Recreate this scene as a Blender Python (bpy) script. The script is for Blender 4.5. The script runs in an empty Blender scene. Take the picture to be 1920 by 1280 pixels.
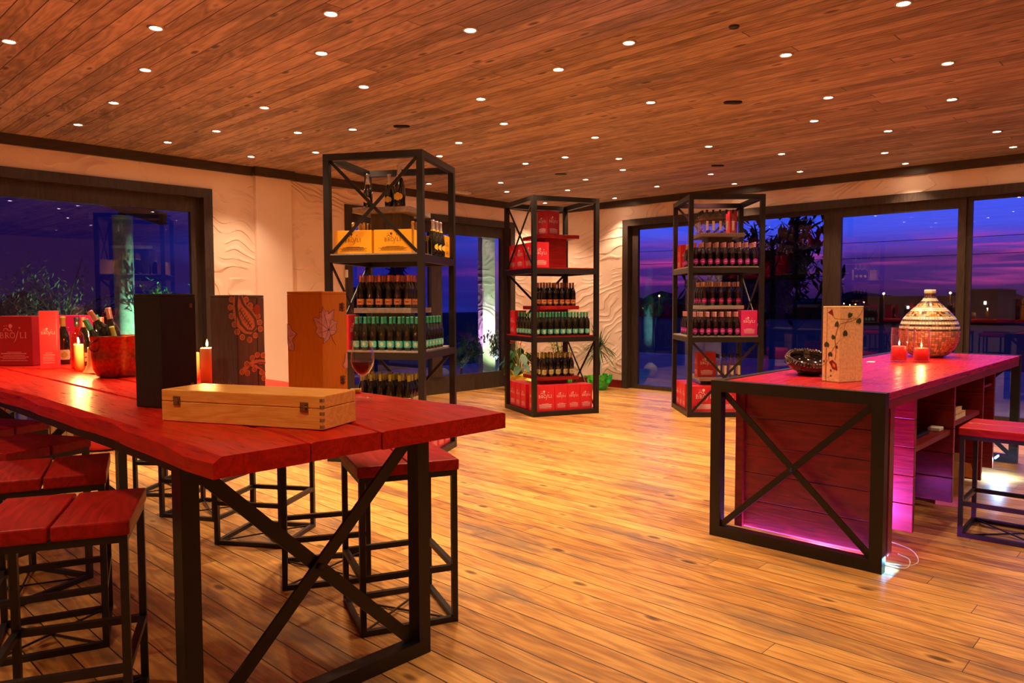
import bpy, bmesh, math, random
from mathutils import Vector, Matrix, Euler
random.seed(7)
R = math.radians
scn = bpy.context.scene
COL = scn.collection
# ------------------------------------------------------------------ camera
M = Matrix(((0.6882, 0.0404, -0.7244), (-0.7255, 0.0343, -0.6873), (-0.0029, 0.9986, 0.0529)))
cx, cy_, cz = M.col[0].normalized(), M.col[1].copy(), M.col[2].copy()
cy_ = (cy_ - cx * cy_.dot(cx)).normalized(); cz = cx.cross(cy_)
cam_d = bpy.data.cameras.new('camera'); cam = bpy.data.objects.new('camera', cam_d); COL.objects.link(cam)
rot = Matrix((cx, cy_, cz)).transposed().to_4x4()
cam.matrix_world = Matrix.Translation((0, 0, 1.5)) @ rot
cam_d.sensor_width = 36; cam_d.lens = 1389.4 / 1920 * 36; cam_d.clip_start = .05; cam_d.clip_end = 500
scn.camera = cam
# ------------------------------------------------------------------ view
vs = scn.view_settings
vs.view_transform = 'Standard'; vs.look = 'None'; vs.gamma = 1; vs.use_curve_mapping = False
vs.exposure = 0.50
LAMP = 70.0          # watts of one recessed downlight
# ------------------------------------------------------------------ world: dusk sky
class NT:
    def __init__(s, tree): s.t = tree; s.n = tree.nodes; s.l = tree.links
    def new(s, typ, **kw):
        n = s.n.new(typ)
        for k, v in kw.items(): setattr(n, k, v)
        return n
    def link(s, a, b): s.l.new(a, b)
    def put(s, sock, v):
        if hasattr(v, 'node'): s.l.new(v, sock)
        elif v is not None:
            if hasattr(sock, 'default_value') and isinstance(v, (tuple, list)) and len(v) == 3 and len(sock.default_value) == 4: v = (*v, 1)
            sock.default_value = v
    def math(s, op, a, b=None, c=None, clamp=False):
        n = s.new('ShaderNodeMath', operation=op); n.use_clamp = clamp
        s.put(n.inputs[0], a); s.put(n.inputs[1], b)
        if c is not None: s.put(n.inputs[2], c)
        return n.outputs[0]
    def sep(s, v):
        n = s.new('ShaderNodeSeparateXYZ'); s.put(n.inputs[0], v); return n.outputs
    def comb(s, x, y, z):
        n = s.new('ShaderNodeCombineXYZ'); s.put(n.inputs[0], x); s.put(n.inputs[1], y); s.put(n.inputs[2], z); return n.outputs[0]
    def noise(s, v, scale=1, detail=4, rough=.5, dist=0):
        n = s.new('ShaderNodeTexNoise'); s.put(n.inputs['Vector'], v); s.put(n.inputs['Scale'], scale)
        n.inputs['Detail'].default_value = detail; n.inputs['Roughness'].default_value = rough; n.inputs['Distortion'].default_value = dist
        return n.outputs[0]
    def wn(s, v, dim='3D'):
        n = s.new('ShaderNodeTexWhiteNoise', noise_dimensions=dim)
        s.put(n.inputs['W' if dim == '1D' else 'Vector'], v); return n.outputs[0]
    def ramp(s, f, stops, interp='LINEAR'):
        n = s.new('ShaderNodeValToRGB'); s.put(n.inputs[0], f); e = n.color_ramp.elements; n.color_ramp.interpolation = interp
        while len(e) < len(stops): e.new(.5)
        for i, (p, c) in enumerate(stops): e[i].position = p; e[i].color = (*c, 1) if len(c) == 3 else c
        return n.outputs[0]
    def mix(s, f, a, b, mode='MIX'):
        n = s.new('ShaderNodeMix', data_type='RGBA', blend_type=mode)
        s.put(n.inputs[0], f); s.put(n.inputs[6], a); s.put(n.inputs[7], b); return n.outputs[2]
    def rng(s, v, a, b, c=0., d=1., smooth=False):
        n = s.new('ShaderNodeMapRange'); n.interpolation_type = 'SMOOTHSTEP' if smooth else 'LINEAR'
        s.put(n.inputs[0], v); 
        for i, x in enumerate((a, b, c, d)): n.inputs[i + 1].default_value = x
        return n.outputs[0]
    def bump(s, h, strength=.3, dist=.01):
        n = s.new('ShaderNodeBump'); n.inputs['Strength'].default_value = strength; n.inputs['Distance'].default_value = dist
        s.put(n.inputs['Height'], h); return n.outputs[0]

w = bpy.data.worlds.new('dusk_sky'); scn.world = w; w.use_nodes = True
t = NT(w.node_tree); t.n.clear()
dirv = t.new('ShaderNodeTexCoord').outputs['Generated']
X, Y, Z = t.sep(dirv)
azr = t.math('ADD', t.math('MULTIPLY', X, .983), t.math('MULTIPLY', Y, .181))
side = t.rng(azr, .45, .9, 0, 1, True)
magside = t.rng(azr, .86, .99, 0, 1, True)
azs = t.math('SUBTRACT', t.math('MULTIPLY', Y, .983), t.math('MULTIPLY', X, .181))
cl = t.noise(t.comb(t.math('MULTIPLY', azs, 5), t.math('MULTIPLY', Z, 60), 0), 1.0, 5, .55, .6)
cl2 = t.noise(t.comb(t.math('MULTIPLY', azs, 3), t.math('MULTIPLY', Z, 34), 4.2), 1.0, 4, .5, .4)
base = t.ramp(Z, [(0, (.018, .008, .05)), (.022, (.055, .012, .13)), (.05, (.10, .03, .24)), (.068, (.10, .045, .45)), (.088, (.05, .09, .85)), (.13, (.028, .105, 1.0)), (.25, (.02, .07, .8)), (1, (.01, .02, .25))])
streak = t.math('MULTIPLY', t.rng(cl, .46, .66, 0, 1, True), t.math('MULTIPLY', t.rng(Z, .012, .03, 0, 1, True), t.rng(Z, .088, .055, 0, 1, True)))
streak = t.math('MULTIPLY', streak, t.rng(magside, 0, 1, .35, 1))
c1 = t.mix(streak, base, (.72, .06, .34))
dark = t.math('MULTIPLY', t.rng(cl2, .45, .65, 0, .75, True), t.rng(Z, .088, .065, 0, 1, True))
c1 = t.mix(dark, c1, (.03, .012, .14))
navy = t.ramp(Z, [(0, (.008, .002, .035)), (.04, (.006, .002, .045)), (.12, (.002, .002, .055)), (.4, (.004, .006, .06))])
mid = t.mix(t.rng(cl2, .4, .62), (.010, .014, .22), (.022, .04, .42))
low = t.mix(t.rng(azr, .45, .72, 0, 1, True), navy, mid)
c = t.mix(t.rng(azr, .72, .93, 0, 1, True), low, c1)
bg = t.new('ShaderNodeBackground'); t.put(bg.inputs[0], c); bg.inputs[1].default_value = .85
t.link(bg.outputs[0], t.new('ShaderNodeOutputWorld').inputs[0])

# ------------------------------------------------------------------ materials
MATS = {}
def base_mat(name):
    m = bpy.data.materials.new(name); m.use_nodes = True; t = NT(m.node_tree); t.n.clear()
    p = t.new('ShaderNodeBsdfPrincipled'); o = t.new('ShaderNodeOutputMaterial'); t.link(p.outputs[0], o.inputs[0])
    MATS[name] = m; return m, t, p
def plain(name, col, rough=.5, metal=0, var=.08, vscale=30, bump=0, coat=0, spec=None):
    m, t, p = base_mat(name)
    tc = t.new('ShaderNodeTexCoord').outputs['Object']
    n = t.noise(tc, vscale, 3)
    f = t.rng(n, .3, .7, 1 - var, 1 + var)
    t.put(p.inputs['Base Color'], t.mix(1.0, col, t.comb(f, f, f), 'MULTIPLY'))
    p.inputs['Roughness'].default_value = rough; p.inputs['Metallic'].default_value = metal
    p.inputs['Coat Weight'].default_value = coat; p.inputs['Coat Roughness'].default_value = .08
    if spec is not None: p.inputs['Specular IOR Level'].default_value = spec
    if bump: t.put(p.inputs['Normal'], t.bump(n, bump, .004))
    return m
def emit(name, col, strength):
    m = bpy.data.materials.new(name); m.use_nodes = True; t = NT(m.node_tree); t.n.clear()
    e = t.new('ShaderNodeEmission'); e.inputs[0].default_value = (*col, 1); e.inputs[1].default_value = strength
    t.link(e.outputs[0], t.new('ShaderNodeOutputMaterial').inputs[0]); MATS[name] = m; return m
def glassy(name, tint=(1, 1, 1), refl=.1, edge=.35, gcol=(1, 1, 1), rough=0.0, opac=0, ocol=(0, 0, 0)):
    m = bpy.data.materials.new(name); m.use_nodes = True; t = NT(m.node_tree); t.n.clear()
    tr = t.new('ShaderNodeBsdfTransparent'); tr.inputs[0].default_value = (*tint, 1)
    gl = t.new('ShaderNodeBsdfGlossy'); gl.inputs[0].default_value = (*gcol, 1); gl.inputs['Roughness'].default_value = rough
    lw = t.new('ShaderNodeLayerWeight'); lw.inputs[0].default_value = .5
    f = t.math('ADD', t.math('MULTIPLY', t.math('POWER', lw.outputs['Facing'], 3), edge), refl, clamp=True)
    mx = t.new('ShaderNodeMixShader'); t.put(mx.inputs[0], f)
    if opac:
        d = t.new('ShaderNodeBsdfPrincipled'); d.inputs['Base Color'].default_value = (*ocol, 1); d.inputs['Roughness'].default_value = .15
        m2 = t.new('ShaderNodeMixShader'); m2.inputs[0].default_value = opac
        t.link(tr.outputs[0], m2.inputs[1]); t.link(d.outputs[0], m2.inputs[2]); t.link(m2.outputs[0], mx.inputs[1])
    else: t.link(tr.outputs[0], mx.inputs[1])
    t.link(gl.outputs[0], mx.inputs[2])
    t.link(mx.outputs[0], t.new('ShaderNodeOutputMaterial').inputs[0]); MATS[name] = m; return m
def planks(name, wid, L, light, mid, dark, gap=.0022, rough=.4, grain=1., knots=1., along='Y', off=0., grey=None, bump=.35, coat=0, jointw=.002):
    """board cladding laid along world Y (or X)"""
    m, t, p = base_mat(name)
    g = t.new('ShaderNodeNewGeometry').outputs['Position']; x, y, z = t.sep(g)
    u, v = (x, y) if along == 'Y' else (y, x)
    uu = t.math('DIVIDE', t.math('ADD', u, off), wid); idx = t.math('FLOOR', uu); fr = t.math('SUBTRACT', uu, idx)
    r1 = t.wn(idx, '1D'); vv = t.math('ADD', t.math('DIVIDE', v, L), t.math('MULTIPLY', r1, 7.31))
    jd = t.math('FLOOR', vv); jf = t.math('SUBTRACT', vv, jd)
    r2 = t.wn(t.comb(idx, jd, 3.)); r3 = t.wn(t.comb(idx, jd, 9.))
    edge = t.math('MULTIPLY', t.math('MINIMUM', fr, t.math('SUBTRACT', 1., fr)), wid)
    je = t.math('MULTIPLY', t.math('MINIMUM', jf, t.math('SUBTRACT', 1., jf)), L)
    gapm = t.math('MAXIMUM', t.rng(edge, gap * .5, gap, 1, 0), t.rng(je, jointw * .5, jointw, 1, 0))
    zz = t.math('MULTIPLY', r2, 41.)
    nv = t.noise(t.comb(t.math('MULTIPLY', u, 7), t.math('MULTIPLY', v, .9), zz), 1., 3, .5, .2)
    rings = t.math('FRACT', t.math('MULTIPLY', t.math('ADD', nv, t.math('MULTIPLY', fr, .18)), 9.))
    rings = t.math('ABSOLUTE', t.math('SUBTRACT', t.math('MULTIPLY', rings, 2.), 1.))
    fine = t.noise(t.comb(t.math('MULTIPLY', u, 130), t.math('MULTIPLY', v, 3.5), zz), 1., 3, .6)
    blot = t.noise(t.comb(t.math('MULTIPLY', u, 5), t.math('MULTIPLY', v, 1.3), zz), 1., 4, .6)
    gr = t.math('ADD', t.math('ADD', t.math('MULTIPLY', rings, .32 * grain), t.math('MULTIPLY', fine, .5 * grain)), t.math('MULTIPLY', blot, .75))
    gr = t.math('ADD', gr, t.rng(r3, 0, 1, -.16, .16))
    colr = t.ramp(t.rng(gr, .35, 1.15), [(0, dark), (.42, mid), (1, light)])
    if grey:
        gp = t.noise(t.comb(t.math('MULTIPLY', u, 3.2), t.math('MULTIPLY', v, .8), 2.), 1., 5, .65)
        colr = t.mix(t.rng(gp, .5, .68, 0, .75, True), colr, grey)
    if knots:
        vo = t.new('ShaderNodeTexVoronoi'); t.put(vo.inputs['Vector'], t.comb(t.math('MULTIPLY', u, 6), t.math('MULTIPLY', v, 2.4), zz)); vo.inputs['Scale'].default_value = 1.
        kd = vo.outputs['Distance']
        colr = t.mix(t.rng(kd, .05, .16, .8 * knots, 0, True), colr, tuple(c * .28 for c in dark))
        colr = t.mix(t.math('MULTIPLY', t.rng(kd, .28, .16, 0, 1), t.rng(kd, .1, .16, 0, .35 * knots)), colr, light)
    colr = t.mix(gapm, colr, tuple(c * .08 for c in dark))
    t.put(p.inputs['Base Color'], colr); t.put(p.inputs['Roughness'], t.rng(fine, .3, .7, rough - .07, rough + .1))
    h = t.math('SUBTRACT', t.math('MULTIPLY', gr, .25), gapm)
    t.put(p.inputs['Normal'], t.bump(h, bump, .004)); p.inputs['Coat Weight'].default_value = coat; p.inputs['Coat Roughness'].default_value = .2
    return m
def wood(name, light, dark, axis=1, rough=.4, scale=1., bump=.3, coat=0, rings=9., emph=1., spec=None):
    """solid timber, grain along the object's own axis"""
    m, t, p = base_mat(name)
    tc = t.new('ShaderNodeTexCoord').outputs['Object']; info = t.new('ShaderNodeObjectInfo').outputs['Random']
    s = t.sep(tc); k = [7. * scale] * 3; k[axis] = 1.1 * scale
    v = t.comb(*[t.math('MULTIPLY', s[i], k[i]) for i in range(3)])
    add = t.new('ShaderNodeVectorMath', operation='ADD'); t.put(add.inputs[0], v); t.put(add.inputs[1], t.comb(t.math('MULTIPLY', info, 30), t.math('MULTIPLY', info, 17), 0.)); v = add.outputs[0]
    nv = t.noise(v, 1., 3, .5, .35)
    rg = t.math('ABSOLUTE', t.math('SUBTRACT', t.math('MULTIPLY', t.math('FRACT', t.math('MULTIPLY', nv, rings)), 2.), 1.))
    k = [110. * scale] * 3; k[axis] = 5. * scale
    fn = t.noise(t.comb(*[t.math('MULTIPLY', s[i], k[i]) for i in range(3)]), 1., 2)
    f = t.math('ADD', t.math('MULTIPLY', rg, .5 * emph), t.math('MULTIPLY', fn, .8))
    t.put(p.inputs['Base Color'], t.mix(t.rng(f, .2, 1.1), dark, light))
    t.put(p.inputs['Roughness'], t.rng(fn, .3, .7, rough - .06, rough + .08)); t.put(p.inputs['Normal'], t.bump(f, bump, .002))
    p.inputs['Coat Weight'].default_value = coat; p.inputs['Coat Roughness'].default_value = .15
    if spec is not None: p.inputs['Specular IOR Level'].default_value = spec
    return m
def plaster(name, col, ridge=1.):
    m, t, p = base_mat(name)
    g = t.new('ShaderNodeNewGeometry').outputs['Position']; x, y, z = t.sep(g)
    h1 = t.math('ADD', t.math('MULTIPLY', x, 1.), t.math('MULTIPLY', y, 1.))
    wv = t.noise(t.comb(t.math('MULTIPLY', h1, .8), 0., t.math('MULTIPLY', z, 1.0)), 1., 2, .45, .45)
    con = t.math('FRACT', t.math('MULTIPLY', t.math('ADD', wv, t.math('ADD', t.math('MULTIPLY', z, .42), t.math('MULTIPLY', h1, .16))), 15.))
    nb = t.noise(g, 2.6, 4)
    rid = t.math('MULTIPLY', t.math('MULTIPLY', t.rng(con, .0, .10, 0, 1, True), t.rng(con, .62, .12, 0, 1, True)), t.rng(nb, .38, .56, 0, 1, True))
    fine = t.noise(g, 70., 4, .6)
    t.put(p.inputs['Base Color'], t.mix(t.rng(nb, .3, .7, 0, .3), col, tuple(c * .85 for c in col)))
    p.inputs['Roughness'].default_value = .85
    t.put(p.inputs['Normal'], t.bump(t.math('ADD', t.math('MULTIPLY', rid, ridge), t.math('MULTIPLY', fine, .12)), .65, .02))
    return m

planks('floor_boards', .135, 3.6, (.88, .49, .13), (.52, .235, .055), (.20, .08, .028), rough=.36, grey=(.17, .11, .075), bump=.35, grain=.9, gap=.004)
planks('ceiling_boards', .125, 3.9, (.66, .47, .39), (.37, .25, .205), (.14, .085, .072), rough=.6, grey=(.17, .13, .125), off=.04, bump=.3, grain=.9, gap=.004, jointw=.004)
plaster('wall_plaster', (.96, .74, .62)); plaster('smooth_plaster', (.97, .77, .67), .0)
wood('dark_trim', (.075, .052, .045), (.035, .024, .022), axis=0, rough=.45)
wood('dark_trim_y', (.075, .052, .045), (.035, .024, .022), axis=1, rough=.45)
wood('window_frame', (.065, .040, .032), (.028, .018, .014), axis=2, rough=.4)
wood('red_top', (.74, .018, .004), (.34, .007, .003), axis=1, rough=.32, coat=.0, emph=.8, bump=.12, spec=.2)
wood('red_top_x', (.62, .010, .018), (.32, .006, .010), axis=0, rough=.30, coat=.0, emph=.7, bump=.12, spec=.35)
wood('red_seat', (.52, .014, .010), (.24, .006, .004), axis=1, rough=.40, coat=.0, emph=.8, bump=.2, spec=.22)
wood('red_panel', (.30, .008, .010), (.12, .003, .005), axis=1, rough=.42, emph=.8, coat=.2)
wood('red_panel_x', (.32, .009, .009), (.13, .004, .004), axis=0, rough=.45, emph=.8)
wood('red_shelf', (.45, .010, .008), (.24, .004, .005), axis=0, rough=.35)
wood('grey_shelf', (.42, .33, .28), (.24, .18, .15), axis=0, rough=.5)
wood('grey_riser', (.13, .09, .07), (.06, .04, .03), axis=2, rough=.55)
wood('pine_box', (1., .54, .12), (.82, .31, .04), axis=0, rough=.4, scale=2.2, rings=6, emph=1., spec=.25)
wood('honey_box', (1., .40, .012), (.82, .27, .008), axis=2, rough=.45, scale=2, emph=.5, spec=.2)
wood('grey_box', (.24, .20, .16), (.12, .095, .075), axis=2, rough=.6, scale=2, emph=.5)
wood('black_box', (.012, .010, .010), (.006, .005, .005), axis=2, rough=.5, scale=2)
wood('stave_wood', (.42, .24, .08), (.12, .07, .03), axis=2, rough=.55, scale=2)
plain('pale_box', (.98, .66, .32), .55, var=.16, vscale=55, bump=.5)
plain('black_steel', (.015, .0115, .0105), .42, .2, .15, 18)
plain('stool_steel', (.024, .018, .017), .40, .25, .15, 18)
plain('red_card', (.72, .018, .035), .45, var=.05, vscale=8)
plain('crimson_card', (.42, .008, .022), .45, var=.05, vscale=8)
plain('pink_card', (.70, .02, .16), .45, var=.05, vscale=8)
plain('yellow_card', (.92, .42, .01), .5, var=.04, vscale=8)
plain('white_ink', (.9, .72, .68), .5, var=0); plain('brown_ink', (.10, .03, .01), .5, var=0)
plain('pink_ink', (.9, .35, .38), .5, var=0)
plain('bottle_glass', (.010, .010, .004), .09, var=.1, coat=.6, spec=.7)
plain('red_bottle_glass', (.012, .004, .006), .08, var=.1, coat=.6, spec=.7)
plain('teal_foil', (.05, .42, .24), .35, .15, .05); plain('teal_label', (.10, .52, .40), .55, 0, .25, 90)
plain('rose_foil', (.62, .22, .16), .32, .35, .05); plain('apricot_label', (.85, .38, .17), .5, 0, .05)
plain('brown_foil', (.35, .12, .08), .35, .3, .05)
plain('olive_foil', (.42, .46, .10), .4, .1, .05); plain('sage_label', (.62, .62, .36), .5, 0, .25, 120)
plain('blush_foil', (.75, .36, .36), .28, .4, .05); plain('magenta_label', (.50, .008, .16), .5, 0, .1, 90)
plain('violet_label', (.30, .02, .30), .5, 0, .1, 90); plain('gold_foil', (.75, .50, .30), .28, .5, .05)
plain('silver_foil', (.72, .66, .66), .25, .7, .08, 60); plain('bright_foil', (.82, .52, .16), .25, .7, .08, 60)
plain('yellow_label', (.90, .55, .06), .5); plain('black_cap', (.012, .010, .012), .35)
plain('cream_label', (.85, .78, .62), .5, 0, .1, 90)
plain('cork', (.72, .40, .10), .6, var=.25, vscale=120)
for n_, c_ in (('candle_wax', (1., .58, .20)), ('red_wax', (.85, .012, .01))):
    plain(n_, c_, .5, var=.03); p_ = [q for q in MATS[n_].node_tree.nodes if q.type == 'BSDF_PRINCIPLED'][0]; p_.inputs['Subsurface Weight'].default_value = .6; p_.inputs['Subsurface Radius'].default_value = (.05, .02, .008)
plain('copper', (.30, .10, .045), .27, 1., .3, 60, .22)
plain('black_gloss', (.008, .006, .006), .08, 0, coat=1.); plain('bead', (.45, .38, .33), .08, .9, .6, 200)
plain('black_plastic', (.012, .012, .014), .4); plain('brass', (.30, .17, .07), .35, .8)
plain('white_plastic', (.85, .83, .80), .4); plain('paper', (.80, .72, .62), .7); plain('kraft', (.62, .36, .14), .75)
plain('terrace', (.46, .40, .46), .6, 0, .2, 2.); plain('dark_ground', (.012, .014, .012), .9, 0, .3, .3)
plain('leaf', (.07, .30, .03), .4, 0, .4, 25); plain('dark_leaf', (.035, .11, .03), .4, 0, .4, 25)
plain('night_leaf', (.006, .010, .006), .8, 0, .4, 5); plain('olive_leaf', (.10, .13, .07), .6, 0, .5, 25)
plain('red_flower', (.75, .03, .01), .35); plain('stem', (.18, .26, .05), .6); plain('bark', (.05, .035, .025), .9)
plain('green_wrap', (.02, .62, .05), .2, 0, .2, 10, coat=.6); plain('yellow_wrap', (.85, .72, .10), .25, 0, .15, 10, coat=.5)
plain('concrete', (.55, .60, .45), .85, 0, .35, 7, .5); plain('beam', (.09, .07, .05), .8, 0, .2, 6)
plain('house_wall', (.05, .04, .05), .9); plain('ring_metal', (.55, .42, .34), .35, .6)
plain('terracotta', (.35, .10, .04), .8); plain('flower_red2', (.5, .02, .03), .5)
plain('maple_print', (.95, .46, .36), .55, var=.18, vscale=40); plain('maple_line', (.16, .04, .02), .6, var=0)
plain('paisley_print', (.78, .32, .14), .55, var=.12, vscale=60); plain('vine_green', (.05, .07, .02), .6); plain('vine_stem', (.32, .12, .03), .6)
plain('vine_red', (.30, .012, .015), .5); plain('rust_tag', (.45, .07, .02), .5)
plain('led_profile', (.5, .5, .55), .4)
glassy('pane_glass', (.92, .93, .97), .10, .5, (.50, .58, 1.))
glassy('clear_glass', (.97, .96, .96), .03, .8); glassy('clear_bottle', (.97, .88, .82), .06, .6)
glassy('amber_glass', (.85, .30, .05), .10, .6)
glassy('red_wine', (.10, .004, .004), .03, .1, opac=.97, ocol=(.05, .002, .004))
emit('lamp_lens', (1., .74, .46), 70.); emit('pink_lens', (1., .40, .35), 32.); emit('flame', (1., .55, .16), 22.)
emit('led_blue', (.12, .35, 1.), 9.); emit('led_purple', (.75, .10, 1.), 8.); emit('street_glow', (1., .32, .05), 60.); emit('street_white', (1., .8, .6), 25.)
def mosaic():
    m, t, p = base_mat('mosaic')
    tc = t.new('ShaderNodeTexCoord').outputs['Object']; x, y, z = t.sep(tc)
    ang = t.math('DIVIDE', t.math('ARCTAN2', y, x), 2 * math.pi)
    au = t.math('MULTIPLY', ang, 56.); zu = t.math('MULTIPLY', z, 1 / .0185)
    i, j = t.math('FLOOR', au), t.math('FLOOR', zu); rnd = t.wn(t.comb(i, j, 1.)); rnd2 = t.wn(t.comb(i, j, 5.))
    f1 = t.math('SUBTRACT', au, i); f2 = t.math('SUBTRACT', zu, j)
    gr = t.math('MAXIMUM', t.math('GREATER_THAN', t.math('ABSOLUTE', t.math('SUBTRACT', f1, .5)), .44), t.math('GREATER_THAN', t.math('ABSOLUTE', t.math('SUBTRACT', f2, .5)), .45))
    lower = t.ramp(rnd, [(0, (.55, .20, .12)), (.35, (.72, .30, .20)), (.7, (.40, .16, .12)), (.85, (.25, .16, .15))], 'CONSTANT')
    cream = t.ramp(rnd, [(0, (.88, .72, .50)), (.5, (.80, .66, .52)), (.85, (.55, .52, .50))], 'CONSTANT')
    dk = t.ramp(rnd, [(0, (.06, .02, .015)), (.6, (.12, .04, .02)), (.85, (.30, .12, .05))], 'CONSTANT')
    amb = t.ramp(rnd, [(0, (.60, .22, .03)), (.35, (.12, .04, .02)), (.6, (.75, .45, .15)), (.85, (.20, .30, .30))], 'CONSTANT')
    zn = t.math('DIVIDE', z, .605)
    # bands from the bottom up
    k = t.ramp(zn, [(0, (0,) * 3), (.39, (.66,) * 3), (.42, (.33,) * 3), (.46, (.66,) * 3), (.49, (.33,) * 3), (.53, (.66,) * 3), (.56, (.33,) * 3), (.60, (1,) * 3), (.68, (.33,) * 3), (.735, (1,) * 3), (.80, (.66,) * 3), (.83, (.33,) * 3), (.87, (.66,) * 3), (.94, (.33,) * 3)], 'CONSTANT')
    kr = t.new('ShaderNodeSeparateColor'); t.put(kr.inputs[0], k); kv = kr.outputs[0]
    c = t.mix(t.math('GREATER_THAN', kv, .2), lower, cream); c = t.mix(t.math('GREATER_THAN', kv, .5), c, dk); c = t.mix(t.math('GREATER_THAN', kv, .8), c, amb)
    c = t.mix(gr, c, (.10, .06, .05)); t.put(p.inputs['Base Color'], c)
    t.put(p.inputs['Roughness'], t.rng(rnd2, 0, 1, .12, .4)); t.put(p.inputs['Normal'], t.bump(t.math('SUBTRACT', rnd2, gr), .35, .002))
mosaic()

# ------------------------------------------------------------------ mesh building
class MB:
    def __init__(s): s.b = bmesh.new(); s.mi = 0
    def box(s, c, d, rz=0, bev=0, rot=None, mi=0):
        m = Matrix.Translation(c) @ (rot if rot is not None else Matrix.Rotation(rz, 4, 'Z')) @ Matrix.Diagonal((d[0], d[1], d[2], 1))
        r = bmesh.ops.create_cube(s.b, size=1, matrix=m); vs_ = r['verts']
        fs = {f for v in vs_ for f in v.link_faces}
        for f in fs: f.material_index = mi
        if bev:
            es = {e for v in vs_ for e in v.link_edges}
            q = bmesh.ops.bevel(s.b, geom=list(es), offset=bev, segments=2, affect='EDGES', profile=.5)
            for f in q['faces']: f.material_index = mi
        return s
    def bb(s, x0, x1, y0, y1, z0, z1, bev=0, mi=0):
        return s.box(((x0 + x1) / 2, (y0 + y1) / 2, (z0 + z1) / 2), (abs(x1 - x0), abs(y1 - y0), abs(z1 - z0)), bev=bev, mi=mi)
    def bar(s, p, q, wd, h=None, up=(0, 0, 1), bev=0, mi=0):
        p, q = Vector(p), Vector(q); d = q - p; L = d.length; d.normalize(); up = Vector(up)
        if abs(d.dot(up)) > .99: up = Vector((1, 0, 0)) if abs(d.x) < .9 else Vector((0, 1, 0))
        sx = d.cross(up).normalized(); sz = sx.cross(d)
        rt = Matrix((sx, d, sz)).transposed().to_4x4()
        return s.box((p + q) / 2, (wd, L, h or wd), rot=rt, bev=bev, mi=mi)
    def lathe(s, prof, n=24, c=(0, 0, 0), rot=None, mi=0, smooth=True):
        rings = []; m = Matrix.Translation(c) @ (rot if rot is not None else Matrix.Identity(4))
        for r, z in prof:
            if r < 1e-5: rings.append([s.b.verts.new(m @ Vector((0, 0, z)))])
            else: rings.append([s.b.verts.new(m @ Vector((r * math.cos(2 * math.pi * i / n), r * math.sin(2 * math.pi * i / n), z))) for i in range(n)])
        for a, b in zip(rings, rings[1:]):
            for i in range(n):
                j = (i + 1) % n
                if len(a) == 1 and len(b) == 1: continue
                vs_ = [a[0], b[j], b[i]] if len(a) == 1 else ([a[i], a[j], b[0]] if len(b) == 1 else [a[i], a[j], b[j], b[i]])
                f = s.b.faces.new(vs_); f.smooth = smooth; f.material_index = mi
        return s
    def tube(s, pts, r, n=8, mi=0, smooth=True):
        pts = [Vector(p) for p in pts]; rings = []; rr = r if isinstance(r, (list, tuple)) else [r] * len(pts)
        for i, p in enumerate(pts):
            d = (pts[min(i + 1, len(pts) - 1)] - pts[max(i - 1, 0)]).normalized()
            a = Vector((0, 0, 1)) if abs(d.z) < .9 else Vector((1, 0, 0)); u = d.cross(a).normalized(); v = d.cross(u)
            rings.append([s.b.verts.new(p + (u * math.cos(2 * math.pi * k / n) + v * math.sin(2 * math.pi * k / n)) * rr[i]) for k in range(n)])
        for a, b in zip(rings, rings[1:]):
            for k in range(n):
                j = (k + 1) % n; f = s.b.faces.new([a[k], a[j], b[j], b[k]]); f.smooth = smooth; f.material_index = mi
        for rg in (rings[0], rings[-1]):
            f = s.b.faces.new(rg); f.material_index = mi
        return s
    def poly(s, pts, mi=0):
        vs_ = [s.b.verts.new(p) for p in pts]
        try: f = s.b.faces.new(vs_); f.material_index = mi
        except ValueError: pass
        return s
    def prism(s, pts, h, c=(0, 0, 0), rz=0, mi=0):
        m = Matrix.Translation(c) @ Matrix.Rotation(rz, 4, 'Z')
        lo = [s.b.verts.new(m @ Vector((x, y, 0))) for x, y in pts]; hi = [s.b.verts.new(m @ Vector((x, y, h))) for x, y in pts]
        n = len(pts)
        for f in [s.b.faces.new(lo[::-1]), s.b.faces.new(hi)] + [s.b.faces.new([lo[i], lo[(i + 1) % n], hi[(i + 1) % n], hi[i]]) for i in range(n)]: f.material_index = mi
        return s
    def leaf(s, p, d, L, wd, droop=.3, n=4, up=(0, 0, 1), mi=0):
        p = Vector(p); d = Vector(d).normalized(); up = Vector(up); sd = d.cross(up)
        sd = sd.normalized() if sd.length > 1e-3 else Vector((1, 0, 0)); prev = None
        for i in range(n + 1):
            k = i / n; q = p + d * L * k - Vector((0, 0, 1)) * droop * L * k * k
            ww = wd * math.sin(math.pi * min(.98, max(.06, k * .9 + .06)))
            a, b = s.b.verts.new(q + sd * ww / 2), s.b.verts.new(q - sd * ww / 2)
            if prev: f = s.b.faces.new([prev[0], a, b, prev[1]]); f.material_index = mi; f.smooth = True
            prev = (a, b)
        return s
    def obj(s, name, mats, parent=None, loc=(0, 0, 0), rz=0, recalc=True):
        if recalc: bmesh.ops.recalc_face_normals(s.b, faces=s.b.faces)
        me = bpy.data.meshes.new(name); s.b.to_mesh(me); s.b.free()
        for m in ([mats] if isinstance(mats, str) else mats): me.materials.append(MATS[m])
        o = bpy.data.objects.new(name, me); COL.objects.link(o); o.location = loc; o.rotation_euler = (0, 0, rz)
        if parent: o.parent = parent
        return o
def tag(o, label=None, cat=None, group=None, kind=None):
    for k, v in (('label', label), ('category', cat), ('group', group), ('kind', kind)):
        if v: o[k] = v
    return o
def thing(name, label, cat, loc=(0, 0, 0), rz=0, group=None):
    o = bpy.data.objects.new(name, None); o.empty_display_size = .1; COL.objects.link(o); o.location = loc; o.rotation_euler = (0, 0, rz)
    return tag(o, label, cat, group)
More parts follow.
